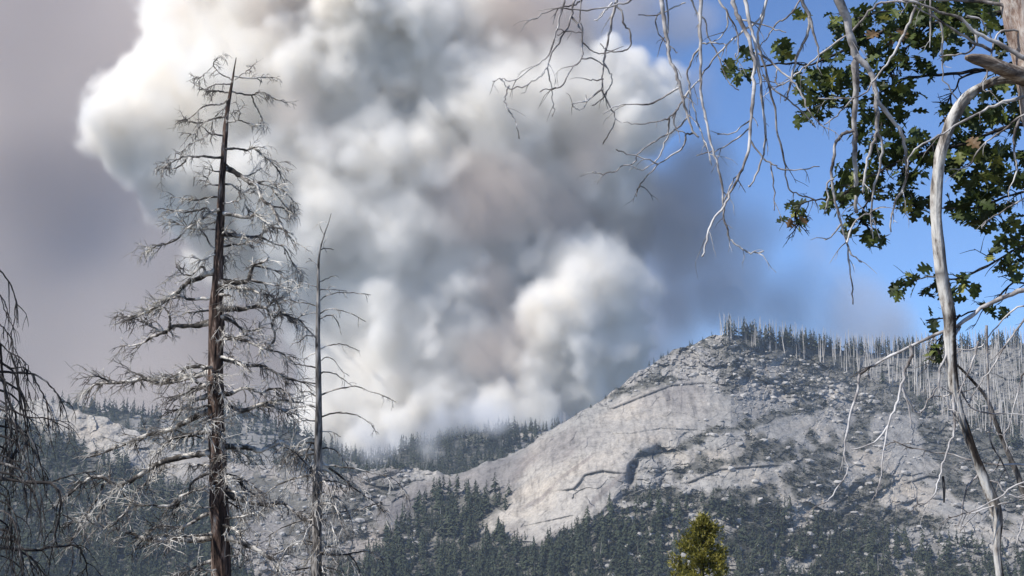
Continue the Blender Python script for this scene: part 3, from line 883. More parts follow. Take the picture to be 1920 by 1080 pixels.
BR = [
    (3, [(432, 173), (418, 173), (407, 170), (397, 171), (390, 172), (375, 163), (365, 158), (355, 152)]),
    (3, [(434, 171), (448, 175), (470, 178), (477, 177), (485, 172), (498, 175), (510, 183), (525, 188), (535, 193)]),
    (2.2, [(438, 143), (455, 146), (475, 147), (495, 145), (513, 145)]),
    (2.2, [(436, 155), (430, 146), (415, 139), (400, 123), (405, 112), (415, 105)]), (1.6, [(400, 123), (388, 136), (375, 145), (370, 147)]),
    (2, [(436, 158), (420, 158), (405, 158), (390, 165)]), (2, [(440, 150), (455, 138), (468, 130), (473, 124)]),
    (3, [(428, 185), (418, 195), (405, 197), (392, 197), (375, 205), (355, 222), (345, 225)]),
    (3.2, [(428, 185), (422, 200), (410, 212), (400, 225), (395, 245)]),
    (4, [(420, 219), (400, 223), (385, 228), (370, 231), (357, 228), (340, 225)]), (2.4, [(385, 228), (375, 238), (365, 250), (355, 252)]),
    (3.4, [(420, 255), (405, 252), (393, 250), (380, 238)]), (2.4, [(393, 250), (375, 262), (355, 272), (340, 285)]),
    (4, [(424, 228), (440, 228), (447, 222), (450, 212), (448, 207)]), (2.4, [(447, 225), (460, 229), (475, 234), (488, 235)]), (2.4, [(472, 178), (475, 190), (485, 210), (491, 222), (488, 235)]),
    (4.4, [(423, 280), (435, 278), (450, 280), (465, 282), (470, 278), (480, 280), (495, 292), (510, 305), (525, 325), (535, 345)]), (2.4, [(470, 278), (485, 275), (497, 278)]), (2.4, [(495, 292), (520, 305), (540, 320)]),
    (4.6, [(417, 295), (395, 295), (380, 292), (365, 294), (350, 292), (330, 300), (310, 312), (300, 325)]), (3, [(350, 295), (345, 305), (335, 313), (320, 317), (305, 315)]),
    (3, [(416, 322), (400, 320), (396, 310)]),
    (8, [(419, 316), (435, 320), (450, 330), (470, 343), (480, 345), (487, 362), (493, 376), (510, 390), (525, 420), (545, 445), (555, 456)]),
    (3, [(480, 343), (500, 340), (520, 350), (540, 365), (550, 380)]), (3, [(510, 388), (530, 390), (545, 405)]), (3, [(480, 343), (505, 350), (530, 380), (545, 400)]),
    (3.4, [(420, 305), (440, 322), (460, 330), (475, 325), (490, 315)]), (3.4, [(414, 348), (395, 345), (388, 335), (380, 328)]),
    (3.6, [(418, 345), (435, 347), (450, 360), (460, 368), (460, 385), (475, 400), (480, 405)]), (2, [(450, 357), (465, 362), (475, 362)]),
    (3.4, [(418, 382), (435, 380), (450, 375), (447, 360)]), (3.4, [(414, 368), (390, 371), (370, 375), (350, 373), (325, 370)]),
    (5.4, [(412, 392), (392, 400), (380, 410), (365, 420), (350, 430), (330, 450), (300, 460), (285, 465), (272, 469)]),
    (4.4, [(412, 405), (395, 400), (388, 390), (370, 395), (350, 398), (330, 395), (305, 390)]),
    (6.4, [(416, 400), (440, 404), (465, 408), (480, 403), (495, 415), (510, 425), (530, 430), (550, 440)]),
    (8, [(414, 438), (440, 441), (460, 445), (485, 443), (495, 435), (510, 425)]), (4, [(485, 443), (510, 455), (530, 463), (545, 485), (555, 505), (558, 510)]),
    (4.6, [(416, 463), (440, 459), (460, 456), (480, 446)]), (3.4, [(412, 430), (390, 430), (370, 430), (350, 425), (330, 418), (315, 415)]),
    (3.4, [(410, 470), (395, 460), (385, 440), (375, 430), (378, 415)]), (4, [(410, 475), (395, 480), (380, 487), (360, 478)]),
    (9, [(408, 506), (385, 515), (370, 523), (355, 528), (342, 540), (330, 550), (315, 560), (300, 570), (280, 583), (245, 594), (225, 588)]),
    (5, [(385, 515), (380, 500), (360, 515), (345, 515), (335, 505), (330, 500)]), (6, [(406, 558), (380, 560), (355, 562), (340, 556), (320, 560), (300, 570), (265, 590), (240, 602)]),
    (9, [(412, 530), (440, 530), (460, 528), (468, 520), (475, 498), (495, 490), (505, 482)]), (4, [(475, 498), (500, 503), (520, 510), (545, 528)]), (4.4, [(470, 525), (490, 530), (515, 535), (535, 540), (545, 560)]),
    (7, [(412, 537), (445, 540), (470, 543), (490, 552), (515, 555)]),
    (10, [(408, 578), (430, 579), (455, 580), (480, 575), (500, 577), (510, 565), (525, 560)]), (4, [(500, 577), (515, 565), (530, 585), (545, 595), (560, 605)]),
    (6.6, [(410, 592), (440, 605), (455, 618), (475, 620), (485, 615), (485, 605)]),
    (10, [(400, 603), (365, 610), (340, 611), (325, 612), (312, 620), (300, 622), (285, 612), (275, 605)]), (6, [(312, 622), (295, 628), (280, 635), (270, 642), (245, 648), (230, 648)]), (5, [(318, 615), (318, 600), (312, 580), (305, 578), (280, 580)]),
    (8, [(408, 632), (435, 634), (455, 636), (475, 645), (490, 653), (500, 655)]), (4.4, [(500, 655), (515, 635), (510, 610), (515, 595), (530, 590), (560, 600), (575, 615)]), (4, [(500, 655), (520, 660), (540, 670), (555, 685)]),
    (6.6, [(408, 671), (435, 678), (455, 684), (475, 686), (490, 685), (510, 695), (530, 706), (560, 715), (578, 720)]),
    (8, [(402, 690), (370, 688), (350, 690), (335, 700), (320, 708), (305, 708)]),
    (10, [(402, 698), (375, 702), (350, 708), (320, 715), (295, 718), (270, 710), (240, 715), (210, 718), (180, 720), (165, 735)]), (4, [(275, 710), (255, 700), (240, 695)]), (4, [(210, 718), (185, 706), (170, 706)]),
    (7, [(402, 726), (375, 720), (360, 710), (350, 700)]), (10, [(402, 716), (365, 730), (350, 738), (325, 744)]), (11, [(402, 736), (365, 752), (345, 763), (335, 768)]),
    (10, [(404, 765), (370, 780), (350, 790), (335, 797), (320, 805), (295, 812), (270, 818), (240, 830), (190, 850), (160, 858)]), (10, [(405, 800), (370, 812), (345, 818), (325, 822), (310, 835), (295, 850)]),
    (11, [(406, 850), (380, 850), (350, 855), (320, 862), (300, 868), (280, 880), (255, 895), (230, 910), (215, 910), (195, 897), (175, 895), (155, 905), (120, 935)]),
    (5, [(215, 912), (230, 925), (245, 940), (235, 960), (210, 985), (185, 988), (165, 975), (160, 965), (140, 975), (125, 980)]), (4, [(195, 905), (185, 930), (165, 960), (145, 1000), (135, 1012)]), (4, [(210, 915), (195, 945), (180, 975)]),
    (6, [(340, 930), (320, 947), (290, 948), (260, 948), (245, 940)]), (5, [(245, 940), (255, 925), (280, 900), (305, 880)]), (4, [(340, 930), (372, 918), (408, 908)]),
    (9, [(408, 785), (440, 775), (470, 765), (500, 755), (530, 750), (560, 755)]), (7, [(406, 757), (440, 765), (460, 770), (490, 760), (520, 765), (550, 775)]), (7, [(406, 735), (430, 738), (460, 728), (490, 735), (520, 728), (545, 740)]),
    (10, [(408, 838), (450, 838), (470, 840), (490, 845), (510, 835), (525, 828), (540, 835), (560, 860), (580, 885)]),
    (7, [(410, 886), (440, 895), (460, 915), (475, 930)]), (6, [(410, 890), (455, 900), (480, 915), (490, 922)]),
    (12, [(412, 924), (440, 932), (460, 936), (480, 942), (505, 947), (525, 942), (540, 950), (560, 965), (580, 975)]),
    (14, [(414, 1000), (385, 1008), (360, 1012), (345, 1010), (310, 1012), (285, 1010), (265, 1008), (245, 1000), (235, 1000)]), (12, [(414, 1006), (445, 1012), (465, 1022), (490, 1035), (510, 1050), (520, 1065), (525, 1085)]),
    (7, [(414, 1046), (375, 1060), (350, 1075), (330, 1090)]), (7, [(412, 960), (385, 965), (350, 985), (325, 990), (300, 985), (275, 1000)]), (6, [(410, 880), (385, 890), (360, 905), (350, 930), (320, 955)]),
]
for k, (w, pts) in enumerate(BR):
    y = pts[0][1]
    L = sum(math.hypot(b[0] - a[0], b[1] - a[1]) for a, b in zip(pts[:-1], pts[1:]))
    size = np.interp(y, [100, 300, 500, 700, 1080], [.6, .85, 1, 1.2, 1.25])
    dense = np.interp(y, [100, 300, 500, 1080], [.13, .13, .155, .17])
    branch_part(snag, pts, D1 + R1.uniform(-.15, .15), R1.uniform(-.45, .45), w * 1.2 * (1.15 if w > 6 else 1), max(1.7, w * .34), M_BRANCH, M_TWIG, R1, twigs=int(L * dense) + 2, tl=(13 * size, 42 * size),
                droop=.34 if pts[-1][0] > 440 or y < 500 else .16, level=1, kids=4, from_t=.22, sides=7, tw=2.5 if y > 330 else 1.9, outw=1.2, wig=.5)
# branches that come towards the camera or leave it: short in the picture
for k in range(38):
    y = 400 + 680 * ((k + .5) / 38) ** .9 + R1.uniform(-6, 6)
    x0 = trunk_x(y); Lm = np.interp(y, [400, 600, 1080], [55, 120, 170]) * R1.uniform(.5, 1.0)
    dx = Lm * R1.uniform(-.8, .8)
    arc = R1.uniform(-14, 20)
    pts = [(x0, y), (x0 + dx * .3, y + arc * .1), (x0 + dx * .6, y + arc * .6), (x0 + dx * .85, y + arc * 1.1), (x0 + dx, y + arc * 1.8 + 6)]
    run = sum(math.hypot(b[0] - a[0], b[1] - a[1]) for a, b in zip(pts[:-1], pts[1:]))
    sl = min(6, math.sqrt(max(Lm ** 2 - dx ** 2, 1)) / max(run, 5)) * R1.choice([-1, 1])
    branch_part(snag, pts, D1, sl, R1.uniform(4, 8), 1.3, M_BRANCH, M_TWIG, R1, twigs=int(Lm * .11) + 2, tl=(15, 50), droop=.25, level=1, kids=4, from_t=.2, sides=6, tw=2.4, wig=.5)

# ---------------- thin dead conifer beside it
D2 = 41.0
R2 = np.random.default_rng(5)
rows, bp = down_to_ground([(592, 1085, D2, 21), (594, 980, D2, 18), (595, 900, D2, 17), (597, 820, D2, 15), (597, 750, D2, 13), (596, 650, D2, 10), (597, 560, D2, 7), (597, 500, D2, 4.6), (600, 470, D2, 3.6), (608, 440, D2, 2.4), (616, 418, D2, 1.5), (621, 400, D2, 1)])
thin = empty('dead_conifer', bp, 'slender grey dead conifer with arching bare branches beside the tall charred one', 'dead tree')
trunk_mesh(thin, rows, M_THINBARK, 16, 12, .13)
TB = [(2, [(598, 545), (610, 542), (650, 546)]), (2.4, [(598, 565), (615, 553), (640, 549), (670, 550), (695, 553)]), (2.4, [(597, 590), (615, 580), (630, 580), (655, 587), (685, 603)]), (2.4, [(597, 600), (612, 592), (625, 594), (635, 610), (640, 628)]),
      (3, [(597, 656), (615, 648), (635, 645), (655, 650), (675, 658)]), (2, [(597, 680), (612, 670), (625, 675), (640, 695), (655, 705)]), (3, [(597, 702), (610, 698), (630, 702), (645, 712), (660, 724)]),
      (3.4, [(599, 742), (630, 730), (665, 724), (690, 732), (720, 742), (742, 754)]), (3.4, [(599, 783), (625, 775), (650, 775), (675, 782), (695, 795), (708, 815)]), (2.4, [(598, 810), (620, 810), (640, 820)]),
      (3.4, [(598, 842), (620, 840), (640, 855), (655, 880), (662, 895)]), (4, [(598, 872), (640, 875), (680, 882), (715, 890), (735, 897), (750, 910), (758, 925)]), (5.4, [(598, 862), (640, 895), (670, 920), (700, 940), (720, 960)]),
      (4, [(598, 902), (630, 903), (650, 910)]), (4.4, [(598, 930), (630, 932), (650, 955), (660, 980), (662, 1030)]), (5, [(598, 966), (630, 960), (670, 955), (695, 948), (715, 940)]), (5.4, [(597, 1038), (640, 1040), (680, 1034), (700, 1036), (718, 1048)]),
      (3.4, [(655, 1040), (670, 1060), (675, 1085)]), (2, [(597, 540), (580, 533), (560, 530)]), (2.4, [(596, 575), (575, 568), (545, 565)]), (3, [(596, 637), (575, 615), (545, 600)]), (2.4, [(595, 630), (575, 630), (560, 642), (543, 645)]),
      (2.4, [(595, 660), (575, 670), (570, 680)]), (3, [(595, 690), (570, 685), (545, 682)]), (3, [(595, 720), (565, 715), (540, 708)]), (3, [(596, 746), (580, 735), (565, 735)]), (3, [(596, 765), (575, 760), (545, 770), (515, 785)]),
      (3, [(596, 790), (570, 788), (560, 795)]), (3.4, [(595, 830), (570, 832), (545, 850), (525, 880)]), (3.4, [(595, 850), (560, 855), (535, 870)]), (5, [(594, 890), (560, 895), (520, 910), (500, 925)]), (4, [(592, 975), (560, 978), (520, 995), (500, 1008)]),
      (4, [(592, 1020), (550, 1022), (510, 1045)]), (4, [(592, 1062), (550, 1070), (510, 1078)]), (6, [(595, 892), (555, 850), (530, 835)]), (2, [(600, 470), (610, 465), (625, 468)]), (1.6, [(607, 440), (600, 425), (598, 416)]), (1.6, [(597, 500), (585, 488), (578, 485)]),
      (2, [(597, 530), (615, 522), (626, 518)])]
for k, (w, pts) in enumerate(TB):
    y = pts[0][1]; L = sum(math.hypot(b[0] - a[0], b[1] - a[1]) for a, b in zip(pts[:-1], pts[1:]))
    lo = y > 820
    branch_part(thin, pts, D2, R2.uniform(-.4, .4), w, max(1.2, w * .3), M_BRANCH, M_TWIG, R2, twigs=int(L * (.09 if lo else .04)) + 1, tl=(12, 45) if lo else (6, 22), droop=.6, level=1, kids=3 if lo else 1, from_t=.25, sides=6, tw=1.7)
for k in range(26):
    y = 820 + 265 * (k + .5) / 26; Lm = R2.uniform(40, 110); dx = Lm * R2.uniform(-.85, .85)
    pts = [(595, y), (595 + dx * .4, y - 4), (595 + dx * .75, y + 8), (595 + dx, y + R2.uniform(20, 50))]
    branch_part(thin, pts, D2, R2.uniform(.3, 2) * R2.choice([-1, 1]), R2.uniform(3, 5), 1.2, M_BRANCH, M_TWIG, R2, twigs=int(Lm * .1) + 1, tl=(14, 50), droop=.6, level=1, kids=3, sides=6, tw=1.7)

# ---------------- sooty drooping tree at the left edge
D3 = 27.0
R3 = np.random.default_rng(9)
rows, bp = down_to_ground([(-75, 1085, D3, 52), (-72, 800, D3, 44), (-76, 500, D3, 34), (-70, 300, D3, 24), (-72, 100, D3, 14), (-70, -40, D3, 4)])
left = empty('dead_conifer', bp, 'sooty dead conifer with drooping dark branches hanging in at the left edge', 'dead tree')
trunk_mesh(left, rows, M_SNAGBARK, 20, 8, .15)
LB = [(4.4, [(-73, 455), (-30, 480), (0, 507), (18, 530), (28, 555), (33, 585), (34, 605)]), (2.6, [(30, 565), (28, 590), (25, 610), (20, 628)]), (4, [(-73, 515), (-20, 540), (0, 553), (8, 580), (17, 602)]), (3, [(0, 553), (10, 570), (15, 590)]),
      (4, [(-73, 590), (-20, 600), (0, 608), (12, 622), (22, 635), (25, 660)]), (4.6, [(-73, 615), (-20, 635), (0, 645), (20, 662), (40, 672), (52, 685), (53, 695)]), (7, [(-73, 690), (-20, 695), (0, 697), (35, 699), (65, 702), (85, 715), (100, 730), (112, 745), (117, 755)]),
      (3.4, [(60, 702), (75, 730), (83, 745), (90, 770), (90, 800)]), (7, [(-20, 690), (0, 705), (10, 730), (20, 760), (30, 780), (32, 830), (27, 880)]), (4.4, [(20, 662), (32, 700), (38, 740), (45, 780), (60, 830), (75, 870), (92, 900)]),
      (5, [(-73, 745), (-10, 760), (20, 768), (50, 782), (90, 785), (130, 805)]), (10, [(-73, 890), (0, 897), (30, 900), (60, 905), (95, 906), (108, 920), (114, 940), (110, 970), (103, 1000), (102, 1020)]), (3.4, [(97, 905), (120, 895), (150, 888), (180, 884)]),
      (7, [(-73, 985), (0, 992), (15, 998), (35, 1020), (43, 1050), (42, 1085)]), (8, [(-73, 1030), (0, 1028), (40, 1030), (70, 1032), (90, 1027), (120, 1024), (145, 1025), (160, 1050), (163, 1085)]), (3.4, [(135, 1026), (137, 1050), (130, 1075)]),
      (5, [(30, 1030), (50, 1040), (70, 1060), (90, 1085)]), (3.4, [(-10, 890), (5, 860), (12, 835), (30, 820)]), (6, [(0, 645), (5, 700), (12, 760), (10, 830), (20, 900)]), (5, [(-73, 640), (-10, 670), (20, 690), (48, 690), (52, 720), (54, 745)])]
for w, pts in LB:
    L = sum(math.hypot(b[0] - a[0], b[1] - a[1]) for a, b in zip(pts[:-1], pts[1:]))
    hi = pts[-1][1] < 640
    branch_part(left, pts, D3, R3.uniform(-.35, .35), w, max(1.8, w * .35), M_DARKTWIG, M_DARKTWIG, R3, twigs=int(L * (.02 if hi else .035)) + 1, tl=(20, 80), droop=1.0, level=1, kids=1 if hi else 2, from_t=.35, sides=6, tw=2.6)
for k in range(22):
    y = 700 + 380 * (k + .5) / 22; x1 = R3.uniform(5, 95)
    pts = [(-73, y - 60), (-30, y - 40), (x1 * .4, y - 20), (x1 * .8, y + 10), (x1, y + R3.uniform(50, 110))]
    branch_part(left, pts, D3, R3.uniform(-.8, .8), R3.uniform(4, 7), 1.8, M_DARKTWIG, M_DARKTWIG, R3, twigs=4, tl=(25, 90), droop=1.1, level=1, kids=2, from_t=.4, sides=6, tw=2.6)

# ---------------- bare tree at the right: leaning trunk, white hanging limb, overhead boughs
D4 = 13.0
R4 = np.random.default_rng(31)
rows, bp = down_to_ground([(2120, 1085, D4 + .1, 130), (2060, 700, D4 + .1, 112), (1990, 350, D4 + .1, 92), (1950, 140, D4 + .1, 84), (1915, 0, D4 + .1, 78), (1900, -120, D4 + .1, 66), (1870, -300, D4 + .1, 52), (1850, -520, D4 + .1, 30)])
bare = empty('bare_oak', bp, 'half dead oak with shaggy trunk, long white peeled limb and silver twigs hanging from above', 'dead tree')
trunk_mesh(bare, rows, M_OAKBARK, 40, 14, .10, label='shaggy pale and reddish trunk')
LIMB = [(1975, 175, 30), (1925, 153, 21), (1880, 150, 18), (1846, 160, 18), (1817, 178, 24), (1793, 209, 27), (1776, 248, 25), (1763, 290, 24), (1757, 337, 24), (1755, 395, 24), (1757, 434, 25), (1765, 512, 26), (1780, 590, 28), (1781, 635, 26), (1784, 690, 24),
        (1793, 755, 22), (1807, 795, 19), (1829, 858, 19), (1847, 902, 23), (1865, 947, 25), (1871, 985, 21), (1869, 1030, 17), (1875, 1085, 16)]
lr = [(x, y, D4, w * .84) for x, y, w in LIMB]
lr.append((1880, 1180, D4, 15)); lr.append((1884, 1300, D4, 14))
limb = trunk_mesh(bare, lr, M_PEELED, 26, 10, .11, name='limb', label='long white peeled limb curving down to the bottom of the picture')
lc = np.empty(len(limb.data.vertices) * 3, np.float32); limb.data.vertices.foreach_get('co', lc); lc = lc.reshape(-1, 3) + np.array(bare.location)
ld = lc[:, 1] * CP + lc[:, 2] * SP; lpx = 960 + lc[:, 0] / ld * F; lpy = 540 - (lc[:, 2] * CP - lc[:, 1] * SP) / ld * F
cx_ = np.interp(lpy, [175, 248, 395, 590, 690, 795, 902, 985, 1085], [1800, 1776, 1755, 1780, 1784, 1807, 1847, 1871, 1875])
side_ = (lpx - cx_) / 11
nn = rng.normal(0, .12, len(lpy))
ch = sstep(770, 815, lpy) * sstep(895, 868, lpy) * sstep(-1.0, -.3, side_ + nn) + .55 * sstep(975, 1005, lpy) * sstep(-.6, .6, side_) + .75 * sstep(.15, .7, side_ + nn) * sstep(150, 200, lpy) + .6 * sstep(590, 640, lpy) * sstep(770, 700, lpy) * sstep(.0, .5, side_ + nn)  # char at mid-length, and shade painted down the right side
ch += .7 * sstep(1822, 1842, lpx) * (lpy < 200) + .5 * (lpy > 1080)
ch += .8 * np.exp(-((lpy - 515) / 7) ** 2) * (side_ < .1) + .6 * np.exp(-((lpy - 595) / 9) ** 2)  # narrow dark bands painted across the limb
at_ = limb.data.attributes.new('char_and_shade', 'FLOAT', 'POINT'); at_.data.foreach_set('value', np.clip(ch, 0, 1).astype(np.float32))
trunk_mesh(bare, [(1975, 165, D4, 34), (1935, 148, D4 - .1, 32), (1895, 135, D4 - .2, 28), (1855, 118, D4 - .3, 25), (1828, 110, D4 - .35, 20), (1812, 108, D4 - .4, 9)], M_STUB, 16, 5, .14, name='stub', label='brown broken off stub')
trunk_mesh(bare, [(1990, 1090, D4 + .6, 13), (1922, 932, D4 + .6, 11), (1908, 889, D4 + .6, 11), (1890, 849, D4 + .6, 10), (1868, 795, D4 + .55, 9), (1850, 747, D4 + .5, 7), (1815, 705, D4 + .3, 5), (1790, 680, D4 + .02, 4)], M_THINBARK, 10, 5, .12, name='limb', label='thin dark limb crossing behind the white one')
OH = [(1905, -90), (1780, -100), (1650, -95), (1500, -100), (1350, -92), (1200, -85), (1080, -70), (1020, -65)]
branch_part(bare, OH, D4, 0.0, 26, 7, M_HANG, M_HANG, R4, twigs=0, sides=10, name='bough')


def up(x, y, w, pts): return (w, [(x, y)] + pts)


def ohy(x): return float(np.interp(x, [1020, 1080, 1200, 1350, 1500, 1650, 1780, 1905], [-65, -70, -85, -92, -100, -95, -100, -90]))


